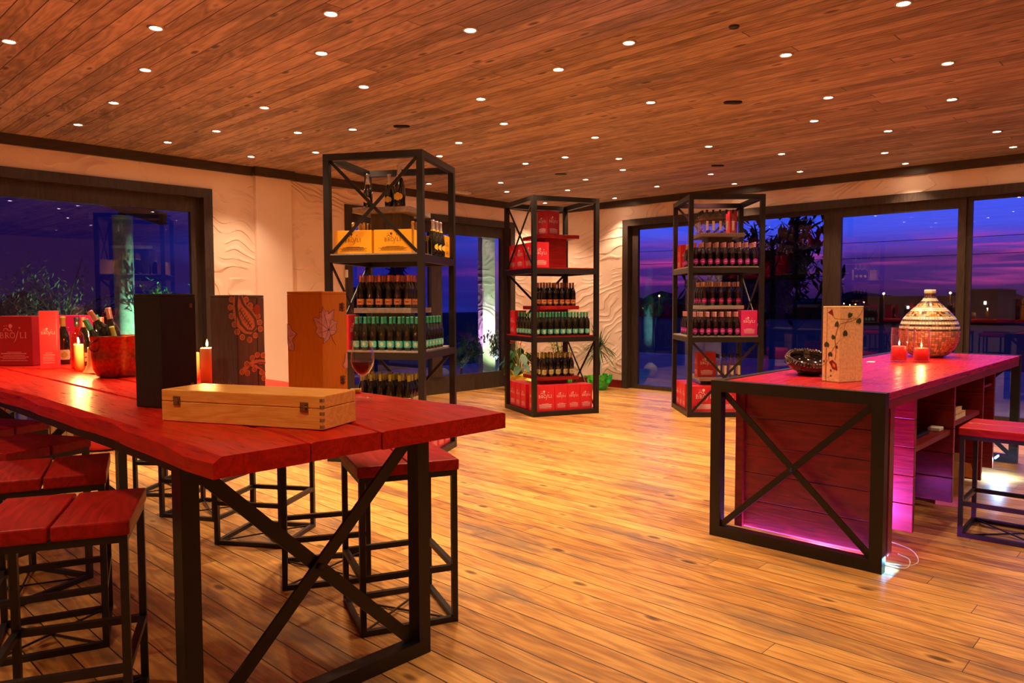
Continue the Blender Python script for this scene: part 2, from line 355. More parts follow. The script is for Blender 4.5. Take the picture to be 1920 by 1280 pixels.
def struct(o): o['kind'] = 'structure'; return o
KIDS = {}
def kids_of(root):
    if root.name not in KIDS:
        by = {}
        for o in COL.objects:
            if o.parent: by.setdefault(o.parent.name, []).append(o)
        def tree(o): return (o, [tree(c) for c in by.get(o.name, [])])
        KIDS[root.name] = tree(root)
    return KIDS[root.name]
def dup(root, loc, rz=0, label=None, group=None, scale=None):
    def cp(node, par):
        c = node[0].copy(); COL.objects.link(c)
        if par: c.parent = par
        for ch in node[1]: cp(ch, c)
        return c
    r = cp(kids_of(root), None); r.location = loc
    r.rotation_euler = rz if hasattr(rz, '__len__') else (0, 0, rz)
    if scale: r.scale = (scale,) * 3
    if label: r['label'] = label
    if group: r['group'] = group
    elif 'group' in r: del r['group']
    return r

# ================================================================== THE ROOM
CZ, YL, XR = 3.2456, 9.08, 10.66
struct(MB().bb(-3, XR + .3, -4, YL + .3, -.12, 0).obj('floor', 'floor_boards'))
struct(MB().bb(-3.2, XR + .3, -4.2, YL + .3, CZ, CZ + .15).obj('ceiling', 'ceiling_boards'))
m = MB()
m.bb(-3, -1.9, YL, YL + .3, 0, CZ); m.bb(-1.9, 4.10, YL, YL + .3, 2.85, CZ); m.bb(4.10, 6.16, YL, YL + .3, 0, CZ)
m.bb(6.16, 9.57, YL, YL + .3, 2.85, CZ); m.bb(9.57, XR + .3, YL, YL + .3, 0, CZ)
struct(m.obj('wall_left', 'wall_plaster'))
m = MB(); m.bb(XR, XR + .3, 7.40, YL, 0, CZ); m.bb(XR, XR + .3, -1.6, 7.40, 2.85, CZ); m.bb(XR, XR + .3, -4, -1.6, 0, CZ)
struct(m.obj('wall_right', 'wall_plaster'))
struct(MB().bb(-3.2, -3, -4.2, YL + .3, 0, CZ).obj('wall_near', 'smooth_plaster'))
struct(MB().bb(-3, XR + .3, -4.2, -4, 0, CZ).obj('wall_back', 'smooth_plaster'))
struct(MB().bb(4.72, 5.225, YL - .07, YL, 0, CZ, bev=.006).obj('wall_pillar', 'smooth_plaster'))
# crown trims
struct(MB().bb(-3, 4.70, YL - .04, YL, 3.134, CZ).obj('trim_1', 'dark_trim'))
struct(MB().bb(4.69, 5.255, YL - .115, YL - .07, 3.13, CZ).obj('trim_2', 'dark_trim'))
struct(MB().bb(5.25, XR - .04, YL - .04, YL, 3.134, CZ).obj('trim_3', 'dark_trim'))
struct(MB().bb(XR - .04, XR, -4, YL, 3.134, CZ).obj('trim_4', 'dark_trim_y'))
struct(MB().bb(XR - .018, XR, 7.46, YL, 0, .135).obj('baseboard_right', 'red_panel'))
struct(MB().bb(9.64, XR - .018, YL - .018, YL, 0, .135).obj('baseboard_left', 'red_panel_x'))

def opening_left(name, x0, x1, mull=(), bottom=.285):
    """glazed opening in the left wall; x0..x1 is the rough opening"""
    m = MB(); y = YL
    m.bb(x0 - .065, x1 + .065, y - .022, y + .0, 2.795, 2.906); m.bb(x0 - .065, x0 + .045, y - .022, y, 0, 2.795); m.bb(x1 - .045, x1 + .065, y - .022, y, 0, 2.795)
    m.bb(x0, x1, y, y + .28, 2.80, 2.85); m.bb(x0, x0 + .045, y, y + .28, 0, 2.80); m.bb(x1 - .045, x1, y, y + .28, 0, 2.80)
    r = struct(m.obj(name, 'window_frame'))
    f = MB(); yy0, yy1 = y + .10, y + .17
    f.bb(x0 + .045, x1 - .045, yy0, yy1, 2.62, 2.80); f.bb(x0 + .045, x1 - .045, yy0, yy1, 0.0, bottom)
    f.bb(x0 + .045, x0 + .14, yy0, yy1, bottom, 2.62); f.bb(x1 - .16, x1 - .045, yy0, yy1, bottom, 2.62)
    for a, b in mull: f.bb(a, b, yy0 - .02, yy1 + .02, bottom, 2.62)
    f.obj('sash', 'window_frame', r)
    edges = [x0 + .14] + [v for ab in mull for v in ab] + [x1 - .16]
    for i in range(0, len(edges), 2): MB().bb(edges[i], edges[i + 1], y + .13, y + .136, bottom, 2.62).obj('pane', 'pane_glass', r)
    return r
opening_left('window_1', -1.9, 4.10, [(1.02, 1.07)], .10)
d1 = opening_left('door_1', 6.16, 9.57, [(7.78, 8.00)])
MB().bb(6.075, 6.105, YL - .06, YL - .022, 1.86, 1.97).obj('catch', 'white_plastic', d1)
def opening_right():
    m = MB(); x = XR
    m.bb(x - .022, x, -1.66, 7.465, 2.795, 2.906); m.bb(x - .022, x, 7.355, 7.465, 0, 2.795); m.bb(x - .022, x, -1.66, -1.56, 0, 2.795)
    m.bb(x, x + .28, -1.6, 7.40, 2.80, 2.85); m.bb(x, x + .28, 7.355, 7.40, 0, 2.80); m.bb(x, x + .28, -1.6, -1.55, 0, 2.80)
    r = struct(m.obj('trim_5', 'window_frame'))
    def unit(name, y0, y1, ztop, zbot, s0, s1, xo):
        f = MB(); a, b = x + xo, x + xo + .06
        f.bb(a, b, y0, y1, ztop, 2.80); f.bb(a, b, y0, y1, 0, zbot); f.bb(a, b, y0, y0 + s0, zbot, ztop); f.bb(a, b, y1 - s1, y1, zbot, ztop)
        o = struct(f.obj(name, 'window_frame'))
        MB().bb(a + .027, a + .033, y0 + s0, y1 - s1, zbot, ztop).obj('pane', 'pane_glass', o); return o
    unit('window_2', 3.96, 7.355, 2.735, .07, .13, .13, .10)
    d = unit('door_2', 2.31, 3.96, 2.67, .09, .09, .13, .06)
    MB().bb(x + .035, x + .06, 3.86, 3.90, .98, 1.22).obj('handle', 'white_plastic', d)
    unit('window_3', -1.55, 2.31, 2.755, .07, .06, .06, .10)
opening_right()

# ------------------------------------------------------------------ recessed downlights
def make_downlight(lens, col, power=1.):
    r = thing('downlight', 'small round recessed downlight glowing in the boarded ceiling', 'ceiling light', (0, 0, CZ), 0, 'recessed downlights over the room')
    MB().lathe([(.036, -.001), (.036, -.007), (.044, -.009), (.052, -.004), (.053, 0)], 20).obj('trim_ring', 'ring_metal', r)
    MB().lathe([(0, -.003), (.036, -.003)], 20).obj('lens', lens, r)
    ld = bpy.data.lights.new('downlight_beam', 'SPOT'); ld.energy = LAMP * power; ld.color = col; ld.spot_size = R(98); ld.spot_blend = .7; ld.shadow_soft_size = .022
    lo = bpy.data.objects.new('downlight_beam', ld); COL.objects.link(lo); lo.parent = r; lo.location = (0, 0, -.02)
    return r
DL = [(1.35, 5.89), (1.93, 4.94), (2.21, 5.87), (2.37, 7.02), (2.41, 8.12), (2.57, 3.94), (2.92, 4.6), (3.36, 6.23), (3.47, 7.42), (3.34, 8.31), (4.35, 8.41), (4.08, 6.89), (4.75, 7.64), (3.6, 5.06), (4.39, 6.37), (3.34, 3.53), (4.51, 4.64), (5.28, 5.11), (5.56, 6.07), (5.9, 6.78), (4.24, 2.93), (4.35, 3.64), (5.62, 3.65), (6.39, 4.84), (7.0, 5.75), (6.97, 6.37), (7.53, 5.34), (8.2, 5.75), (8.47, 6.58), (9.07, 7.4), (10.32, 7.4), (9.73, 6.2), (7.65, 4.2), (10.32, 5.24), (8.64, 3.79), (9.98, 4.12), (5.22, 2.27), (6.55, 2.47), (7.29, 2.88), (8.25, 2.5), (9.43, 2.89), (10.34, 2.92), (4.81, 1.39), (6.23, 1.49), (7.36, 1.72), (9.07, 1.7), (10.1, 1.73), (7.82, 7.64), (8.52, 8.19), (9.95, 8.63), (7.15, 8.46)]
ADDED_FILL = [(.1, 2.2), (1.3, .9), (-1.0, 3.2), (.2, 4.3), (-.9, 5.4), (.1, 6.8), (3.0, 1.9), (3.9, .3), (5.6, .2), (-.8, .2), (2.6, -1.4), (5.4, -1.6), (7.2, .3), (9.2, .3)]  # unseen downlights, added outside the view to brighten the near part of the room
dl = make_downlight('lamp_lens', (1., .68, .41)); first = True
for x, y in DL:
    if first: dl.location = (x, y, CZ); first = False; continue
    dup(dl, (x, y, CZ), 0, None, 'recessed downlights over the room')
dim = make_downlight('lamp_lens', (1., .68, .41), .72)  # weaker downlight for the added, unseen fill positions
for n_, (x, y) in enumerate(ADDED_FILL):
    if n_ == 0: dim.location = (x, y, CZ)
    else: dup(dim, (x, y, CZ), 0, None, 'recessed downlights over the room')
pk = make_downlight('pink_lens', (1., .38, .34)); pk.location = (9.32, 5.08, CZ); pk['label'] = 'pink-tinted recessed downlight between the ceiling vent and the right wall'; del pk['group']
for (x, y), where in zip([(4.65, 5.91), (6.12, 3.13), (8.80, 4.70), (7.88, 6.55)], ['above the champagne bottles of the left rack', 'nearest the counter, on bare boards', 'beside the pink ceiling glow', 'above the middle rack']):
    r = thing('ceiling_vent', 'flat dark oval ceiling vent ' + where, 'vent', (x, y, CZ), R(-46), 'dark oval ceiling vents')
    pts = [(.036 * (1 if k < 10 else -1) + .045 * math.cos(a), .045 * math.sin(a)) for k in range(20) for a in [(-math.pi / 2 + math.pi * (k % 10) / 9) + (math.pi if k >= 10 else 0)]]
    MB().prism(pts, .010, (0, 0, -.010)).obj('cover', 'black_steel', r); MB().prism([(a * .8, b * .7) for a, b in pts], .003, (0, 0, -.013)).obj('grille', 'black_plastic', r)
r = thing('emergency_light', 'slim white emergency light on the ceiling behind the left rack', 'light', (7.98, 8.66, CZ))
MB().bb(-.17, .17, -.05, .05, -.035, 0, bev=.006).obj('housing', 'white_plastic', r); MB().bb(-.15, .15, -.035, .035, -.042, -.035).obj('diffuser', 'cream_label', r)
tag(MB().lathe([(0, -.012), (.03, -.012), (.034, 0)], 16).obj('ceiling_sensor', 'black_plastic', None, (4.46, 2.28, CZ)), 'tiny dark round sensor on the ceiling boards above the room centre', 'sensor')

# ------------------------------------------------------------------ outdoors
struct(MB().bb(-60, 90, -60, 90, -.5, -.14).obj('ground', 'dark_ground'))
struct(MB().bb(XR + .3, 19, -9, 13.5, -.14, -.03).obj('terrace', 'terrace'))
struct(MB().bb(-6, XR + .3, YL + .3, 13.5, -.14, -.03).obj('patio', 'terrace'))
struct(MB().bb(11.22, 11.60, 11.52, 11.66, -.03, 3.0).obj('wall_outer', 'wall_plaster'))

# ================================================================== MAIN TABLE
TT = 1.08
def board(x0, x1, y0, y1, z0, z1, seed, wl=0, wr=0, we=.004, n=26, chamf=.012):
    """solid board lying along Y with slightly waney edges (wl / wr: how much the left / right side wanders)"""
    rnd = random.Random(seed); b = bmesh.new(); rows = []
    ph = [rnd.uniform(0, 6.28) for _ in range(6)]
    def wav(t, k): return .5 * math.sin(t * 2.1 + ph[k]) + .3 * math.sin(t * 5.3 + ph[k + 1]) + .2 * math.sin(t * 11.7 + ph[k + 2])
    for i in range(n + 1):
        y = y0 + (y1 - y0) * i / n; e = we * rnd.uniform(-1, 1) if i in (0, n) else 0; c = chamf if i in (0, n) else 0
        xl = x0 + wl * wav(y, 0); xr = x1 + wr * wav(y, 3); ins = chamf + (.012 * (wav(y * 2, 1) + .6) if wl else 0)
        inr = chamf + (.012 * (wav(y * 2, 2) + .6) if wr else 0)
        prof = [(xl, z0), (xl, z1 - ins), (xl + ins, z1 - c * .7), (xr - inr, z1 - c * .7), (xr, z1 - inr), (xr, z0)]
        rows.append([b.verts.new((px, y + e, pz)) for px, pz in prof])
    for a, c in zip(rows, rows[1:]):
        for k in range(6): b.faces.new([a[k], a[(k + 1) % 6], c[(k + 1) % 6], c[k]])
    b.faces.new(rows[0]); b.faces.new(rows[-1])
    m = MB(); m.b.free(); m.b = b; return m
tb = thing('tasting_table', 'long red-stained plank table on dark steel legs at the left', 'table', (0, 0, 0))
board(.915, 1.208, 2.0, 6.52, TT - .07, TT, 1, wl=.022).obj('tabletop_plank', 'red_top', tb)
board(1.212, 1.474, 2.0, 6.52, TT - .068, TT - .0005, 2).obj('tabletop_plank', 'red_top', tb)
board(1.478, 2.055, 2.0, 6.52, TT - .07, TT, 3, wr=.018).obj('tabletop_plank', 'red_top', tb)
for yy in (2.40, 5.92):
    for x in (.975, 1.955): MB().bb(x, x + .06, yy, yy + .07, 0, 1.01).obj('leg', 'black_steel', tb)
    MB().bb(1.035, 1.955, yy, yy + .07, 0, .06).obj('foot_rail', 'black_steel', tb); MB().bb(1.035, 1.955, yy, yy + .07, .95, 1.009).obj('top_rail', 'black_steel', tb)
    m = MB(); m.bar((1.05, yy + .045, .94), (1.94, yy + .045, .07), .012, .05, up=(0, 0, 1)); m.obj('cross_brace', 'black_steel', tb)
    m = MB(); m.bar((1.94, yy + .030, .94), (1.05, yy + .030, .07), .012, .05, up=(0, 0, 1)); cb = m.obj('cross_brace', 'black_steel', tb); MB().lathe([(0, -.006), (.012, -.006), (.012, .004), (0, .006)], 12, (1.495, yy + .018, .505), Matrix.Rotation(R(90), 4, 'X')).obj('bolt', 'stool_steel', cb)
MB().bb(.975, 1.035, 2.47, 5.92, .95, 1.008).obj('side_rail', 'black_steel', tb); MB().bb(1.955, 2.015, 2.47, 5.92, .95, 1.008).obj('side_rail', 'black_steel', tb)

# ================================================================== STOOLS
def make_stool(name, label, fh=.722, st=.052, s=.457, ring=.26):
    r = thing(name, label, 'stool'); h = s / 2; o = .026; sh = s / 2 + .008
    for k, (a, b) in enumerate(((-sh, -.004), (.004, sh))):
        MB().bb(a, b, -sh, sh, fh, fh + st, bev=.007).obj('seat_plank', 'red_seat', r)
    for sx in (-1, 1):
        for sy in (-1, 1): MB().box((sx * (h - o / 2), sy * (h - o / 2), fh / 2), (o, o, fh)).obj('leg', 'stool_steel', r)
    def ringm(z, th=.026):
        m = MB()
        for q in (-1, 1): m.box((0, q * (h - o / 2), z), (s - 2 * o, o * .96, th)); m.box((q * (h - o / 2), 0, z), (o * .96, s - 2 * o, th))
        return m
    ringm(fh - .013).obj('seat_frame', 'stool_steel', r); ringm(ring).obj('footrest', 'stool_steel', r); ringm(.013).obj('base_frame', 'stool_steel', r)
    MB().bar((-h + o, -h + o, .018), (h - o, h - o, .018), .008).obj('base_brace', 'stool_steel', r)
    MB().bar((-h + o, h - o, .009), (h - o, -h + o, .009), .008).obj('base_brace', 'stool_steel', r)
    return r
st0 = make_stool('bar_stool', 'red plank stool with steel frame, nearest the camera on the table\'s left side'); st0.location = (.788, 2.941, 0); st0.rotation_euler = (0, 0, R(-26.5))
for (x, y, a), lb in zip([(.947, 3.752, -20), (1.011, 4.53, 23.7), (1.02, 5.33, 28), (1.13, 6.42, 60)],
    ['red plank stool, second from the camera on the table\'s left side', 'red stool turned cornerwise, third from the camera along the table\'s left side', 'small-looking red stool, fourth from the camera along the table\'s left side', 'farthest red stool on the table\'s left side, below the big crimson carton']):
    dup(st0, (x, y, 0), R(a), lb)
for (x, y, a), lb in zip([(2.186, 2.841, -23.8), (2.234, 3.561, -29.9), (2.331, 4.401, -57.1), (2.327, 5.24, 28), (2.42, 6.02, -51)],
    ['red plank stool standing free at the table\'s near right end', 'stool under the table\'s right side, just behind the free red stool', 'stool turned cornerwise under the middle of the table\'s right side', 'fourth stool from the near end along the table\'s right side', 'farthest stool under the table\'s right side']):
    dup(st0, (x, y, 0), R(a), lb)
s2 = make_stool('bar_stool', 'red plank stool cut by the right picture edge beside the counter', fh=.652, st=.05, s=.47, ring=.215)
s2.location = (5.339 + .235, 1.156 - .235, 0); s2.rotation_euler = (0, 0, R(2))

# ================================================================== COUNTER (island)
ic = thing('display_counter', 'long red wooden counter in a dark steel frame at the right', 'counter')
X0, X1, Y0, Y1, HT = 4.29, 8.17, 1.28, 2.32, 1.0
for x, nm in ((X0, 'near'), (X1 - .06, 'far')):
    m = MB()
    for y in (Y0, Y1 - .07): m.bb(x, x + .06, y, y + .07, .0, HT)
    m.bb(x, x + .06, Y0 + .07, Y1 - .07, 0, .07); m.bb(x, x + .06, Y0 + .07, Y1 - .07, HT - .07, HT); m.obj('end_frame', 'black_steel', ic)
    m = MB(); m.bar((x + .022, Y0 + .07, HT - .075), (x + .022, Y1 - .07, .075), .010, .038); m.obj('cross_brace', 'black_steel', ic)
    m = MB(); m.bar((x + .036, Y1 - .07, HT - .075), (x + .036, Y0 + .07, .075), .010, .038); cb = m.obj('cross_brace', 'black_steel', ic); MB().lathe([(0, -.005), (.010, -.005), (.010, .004), (0, .006)], 12, (x + .016, (Y0 + Y1) / 2, .5), Matrix.Rotation(R(-90), 4, 'Y')).obj('bolt', 'stool_steel', cb)
MB().bb(X0 + .06, X1 - .06, Y1 - .05, Y1, HT - .05, HT).obj('side_rail', 'black_steel', ic)
for k, (a, b) in enumerate(((Y0 + .005, 1.52), (1.523, 1.78), (1.783, 2.03), (2.033, Y1 - .055))):
    MB().bb(X0 + .065, X1 - .065, a, b, HT - .045, HT - .004, bev=.003).obj('counter_plank', 'red_top_x', ic)
def panel_x(x, y0, y1, z0, z1, th=.04, n=5, name='end_panel', mat='red_panel'):
    m = MB(); h = (z1 - z0) / n
    for k in range(n): m.bb(x, x + th, y0, y1, z0 + k * h + .0015, z0 + (k + 1) * h - .0015, bev=.003)
    return m.obj(name, mat, ic)
MB().bb(X0 + .07, X1 - .07, Y0 + .008, Y0 + .045, .905, HT - .046, bev=.003).obj('apron', 'red_panel_x', ic)
panel_x(4.40, Y0 + .03, 2.19, .07, .95)                       # recessed near end panel
MB().bb(4.395, 4.47, Y0 + .004, Y0 + .029, .075, .905).obj('corner_post', 'red_panel', ic); MB().bb(4.375, 4.399, 2.14, 2.19, .07, .94).obj('corner_post', 'red_panel', ic)
for x in (4.96, 5.90, 6.79): panel_x(x, Y0 + .03, 1.86, .07, .95, .04, 5, 'divider')
panel_x(7.20, Y0 + .03, 2.19, .10, .95, .04, 5); panel_x(8.02, Y0 + .2, 2.19, .10, .95, .04, 5)
m = MB()
for k in range(5): m.bb(4.44, 8.0, 1.86, 1.89, .07 + k * .176, .243 + k * .176, bev=.003)
m.obj('back_panel', 'red_panel_x', ic)
MB().bb(5.0, 5.9, Y0 + .05, 1.86, .555, .59, bev=.003).obj('shelf', 'red_panel_x', ic); MB().bb(5.94, 6.79, Y0 + .05, 1.86, .60, .635, bev=.003).obj('shelf', 'red_panel_x', ic)
MB().bb(6.83, 7.20, Y0 + .05, 1.86, .80, .82).obj('shelf', 'red_panel_x', ic)
for x in (4.62, 7.0): MB().bb(x, x + .09, 1.852, 1.859, .80, .89).obj('socket', 'black_plastic', ic)
# LED strips of the counter, part of it
MB().bb(4.36, 4.372, 1.40, 2.20, .012, .020).obj('purple_led_strip', 'led_purple', ic)
MB().bb(4.355, 4.362, Y0 + .02, Y1 - .1, .004, .009).obj('blue_led_strip', 'led_blue', ic)
MB().bb(7.28, 7.42, Y0 + .02, Y0 + .03, .17, .185).obj('blue_led_strip', 'led_blue', ic)
def area(name, loc, size, col, e, rot, par, shape='RECTANGLE'):
    ld = bpy.data.lights.new(name, 'AREA'); ld.shape = shape; ld.size, ld.size_y = size; ld.energy = e; ld.color = col
    o = bpy.data.objects.new(name, ld); COL.objects.link(o); o.location = loc; o.rotation_euler = rot; o.parent = par; return o
area('purple_led', (4.388, 1.80, .024), (.016, .78), (.40, .16, 1.), 5., (0, R(180), 0), ic)
area('blue_led', (4.352, 1.78, .012), (.01, .92), (.05, .35, 1.), 3., (0, R(90), 0), ic)
area('blue_led', (4.40, 1.26, .06), (.05, .03), (.15, .55, 1.), 1.2, (R(60), 0, 0), ic)
area('magenta_led', (4.50, 1.70, .08), (.05, .25), (.80, .12, 1.), 12., (0, R(-115), 0), ic)
area('blue_led', (7.35, Y0 + .0, .17), (.12, .02), (.35, .60, 1.), 9., (R(35), 0, 0), ic)
def smooth(pts, n=6):
    P = [Vector(p) for p in pts]; out = []
    for i in range(len(P) - 1):
        a, b, c, d = P[max(i - 1, 0)], P[i], P[i + 1], P[min(i + 2, len(P) - 1)]
        for k in range(n): t_ = k / n; out.append(.5 * ((2 * b) + (c - a) * t_ + (2 * a - 5 * b + 4 * c - d) * t_ ** 2 + (3 * b - a - 3 * c + d) * t_ ** 3))
    return out + [P[-1]]
m = MB(); m.tube(smooth([(4.47, 1.36, .012), (4.50, 1.22, .012), (4.56, 1.17, .03), (4.62, 1.22, .07), (4.60, 1.34, .10), (4.55, 1.40, .09)]), .003)
tag(m.obj('power_cable', 'white_plastic', None), 'thin white cable looping out from under the counter\'s near end', 'cable', 'white cables under the counter')
m = MB(); m.tube(smooth([(4.46, 1.34, .01), (4.43, 1.20, .02), (4.47, 1.19, .06), (4.50, 1.26, .07)]), .003)
tag(m.obj('power_cable', 'white_plastic', None), 'smaller white cable loop beside the counter\'s near right leg', 'cable', 'white cables under the counter')
# things in the counter's compartments
lp = thing('laptop', 'open black laptop on the counter\'s inner shelf', 'laptop', (5.48, 1.52, .591))
MB().bb(-.17, .17, -.12, .12, 0, .018, bev=.004).obj('keyboard_base', 'black_plastic', lp); MB().bar((0, .12, .02), (0, .20, .22), .34, .008).obj('lid', 'black_plastic', lp)
tag(MB().bb(-.012, .012, -.09, .09, 0, .22).obj('folder', 'kraft', None, (5.03, 1.43, .591)), 'tan folder upright against the counter\'s first divider', 'folder')
tag(MB().bb(-.05, .05, -.04, .04, 0, .028, bev=.006).obj('phone_handset', 'white_plastic', None, (5.80, 1.40, .591)), 'small pale handset at the right end of the counter\'s inner shelf', 'phone')
for k, (w_, d_, h_, x_, mt) in enumerate([(.30, .22, .045, 6.22, 'paper'), (.28, .20, .03, 6.20, 'kraft'), (.20, .16, .03, 6.13, 'paper'), (.18, .15, .022, 6.12, 'kraft')]):
    z_ = .636 + sum([.045, .03, .03, .022][:k]); r = thing('book', ['thick pale book at the bottom of the pile in the counter', 'tan book lying on the thick pale book in the counter', 'small pale book, second from the top of the counter\'s pile', 'small tan book topping the pile in the counter'][k], 'book', (x_, 1.45, z_), R(4 * k), 'books piled inside the counter')
    MB().bb(-w_ / 2, w_ / 2, -d_ / 2, d_ / 2, .003, h_ - .003).obj('pages', 'paper', r); m = MB(); m.bb(-w_ / 2 - .003, w_ / 2 + .003, -d_ / 2 - .003, d_ / 2 + .003, 0, .003, mi=0); m.bb(-w_ / 2 - .003, w_ / 2 + .003, -d_ / 2 - .003, d_ / 2 + .003, h_ - .003, h_); m.obj('cover', 'kraft', r)
bg_ = thing('paper_bag', 'open brown paper bag standing on the floor below the counter', 'bag', (6.22, 1.40, 0), R(8))
m = MB(); m.bb(-.13, .13, -.075, -.071, 0, .34); m.bb(-.13, .13, .071, .075, 0, .36); m.bb(-.13, -.126, -.071, .071, 0, .33); m.bb(.126, .13, -.071, .071, 0, .35); m.bb(-.126, .126, -.071, .071, 0, .004); m.obj('bag_body', 'kraft', bg_)
MB().bar((.05, -.077, .30), (.10, -.105, .18), .12, .003).obj('flap', 'kraft', bg_)

# ================================================================== RACKS
K = {1: (4.503, 5.879, .529), 2: (7.786, 6.652, -.414), 3: (9.193, 4.911, -.816)}
RS_, RH = .976, 2.874
PLACE = {1: 'left', 2: 'middle', 3: 'right'}
def rw(k, u, v, z):
    x, y, a = K[k]; c, s = math.cos(a), math.sin(a); return (x + c * u - s * v, y + s * u + c * v, z)
def make_rack(k, label, xf, shelf_mat, riser_mat, plank_mat):
    x, y, a = K[k]; r = thing('display_rack', label, 'rack', (x, y, 0), a, 'tall dark steel display racks'); h = RS_ / 2; o = .058
    for sx in (-1, 1):
        for sy in (-1, 1): MB().box((sx * (h - o / 2), sy * (h - o / 2), RH / 2), (o, o, RH)).obj('post', 'black_steel', r)
    for z0, z1 in ((0, .062), (.975, 1.04), (1.872, 1.94), (RH - .062, RH)):
        m = MB(); zc, th = (z0 + z1) / 2, z1 - z0
        for q in (-1, 1): m.box((0, q * (h - o / 2), zc), (RS_ - 2 * o, o * .96, th)); m.box((q * (h - o / 2), 0, zc), (o * .96, RS_ - 2 * o, th))
        m.obj('frame_ring', 'black_steel', r)
    i = h - .062
    for z in (.050, 1.040, 1.940): MB().bb(-h + .004, h - .004, -h + .06, h - .06, z, z + .014).obj('shelf_board', shelf_mat, r) if z > .1 else MB().bb(-i, i, -i, i, .03, .064).obj('shelf_board', shelf_mat, r)
    T = ((.065, .972), (1.055, 1.87), (1.955, RH - .065))
    for tier, face in enumerate(xf):
        if not face: continue
        z0, z1 = T[tier][0] + .0, T[tier][1]
        ax, sg = face; p = sg * (h - o / 2)
        P = lambda q, z, e: (p + e, q, z) if ax == 'u' else (q, p + e, z)
        e = .007
        m = MB(); m.bar(P(-i, z0, e), P(i, z1, e), .010, .030, up=(1, 0, 0) if ax == 'v' else (0, 1, 0)) if 0 else m.bar(P(-i, z0, e), P(i, z1, e), .010, .030); m.obj('cross_brace', 'black_steel', r)
        m = MB(); m.bar(P(-i, z1, -e), P(i, z0, -e), .010, .030); m.obj('cross_brace', 'black_steel', r)
    q = .29
    for z0, z in ((.065, .50), (1.055, 1.45), (1.955, 2.40)):
        MB().bb(-.16, .16, -.16, .16, z0, z - .05).obj('riser_block', riser_mat, r); MB().bb(-q, q, -q, q, z - .05, z - .001, bev=.003).obj('riser_plank', plank_mat, r)
    return r
# faces: (axis, sign): u- is the left face (L-N), v- the right / front face (N-R), v+ the left-back face, u+ the right-back face
make_rack(1, 'tall steel display rack closest to the long table, with yellow cartons', [('u', 1), ('v', 1), ('u', -1)], 'grey_shelf', 'grey_riser', 'grey_shelf')
make_rack(2, 'tall steel display rack in the room corner, with red riser boards', [('u', 1), ('v', 1), ('u', -1)], 'red_shelf', 'red_shelf', 'red_shelf')
make_rack(3, 'tall steel display rack by the right windows, full of red wine', [('v', -1), ('u', 1), ('v', 1)], 'grey_shelf', 'grey_riser', 'grey_shelf')

# ================================================================== BOTTLES
WP = [(0, 0), (.034, 0), (.0372, .006), (.0375, .165), (.0355, .185), (.027, .213), (.018, .236), (.0140, .252), (.0135, .300), (.0152, .301), (.0152, .311), (0, .311)]
PP = [(0, 0), (.040, 0), (.0445, .008), (.0445, .125), (.041, .150), (.030, .195), (.020, .235), (.0165, .262), (.0150, .30), (.017, .302), (.017, .318), (0, .318)]
CPf = [(0, 0), (.033, 0), (.036, .005), (.036, .185), (.032, .205), (.018, .222), (.0135, .235), (.0135, .262), (0, .262)]
def wrap(m, r, fn, z0, z1, n=10, nz=6, mi=0, a0=-90):
    """label patch wrapped on a cylinder; fn(t) gives half width in degrees for t in 0..1"""
    rows = []
    for j in range(nz + 1):
        tt = j / nz; z = z0 + (z1 - z0) * tt; hw = fn(tt)
        rows.append([m.b.verts.new((r * math.cos(R(a0 - hw + 2 * hw * i / n)), r * math.sin(R(a0 - hw + 2 * hw * i / n)), z)) for i in range(n + 1)])
    for a, b in zip(rows, rows[1:]):
        for i in range(n): f = m.b.faces.new([a[i], a[i + 1], b[i + 1], b[i]]); f.material_index = mi; f.smooth = True
    return m
rect = lambda w_: (lambda t_: w_)
octa = lambda w_: (lambda t_: w_ - (14 if t_ < .12 or t_ > .88 else 0))
circ = lambda w_: (lambda t_: w_ * math.sqrt(max(.02, 1 - (2 * t_ - 1) ** 2)))
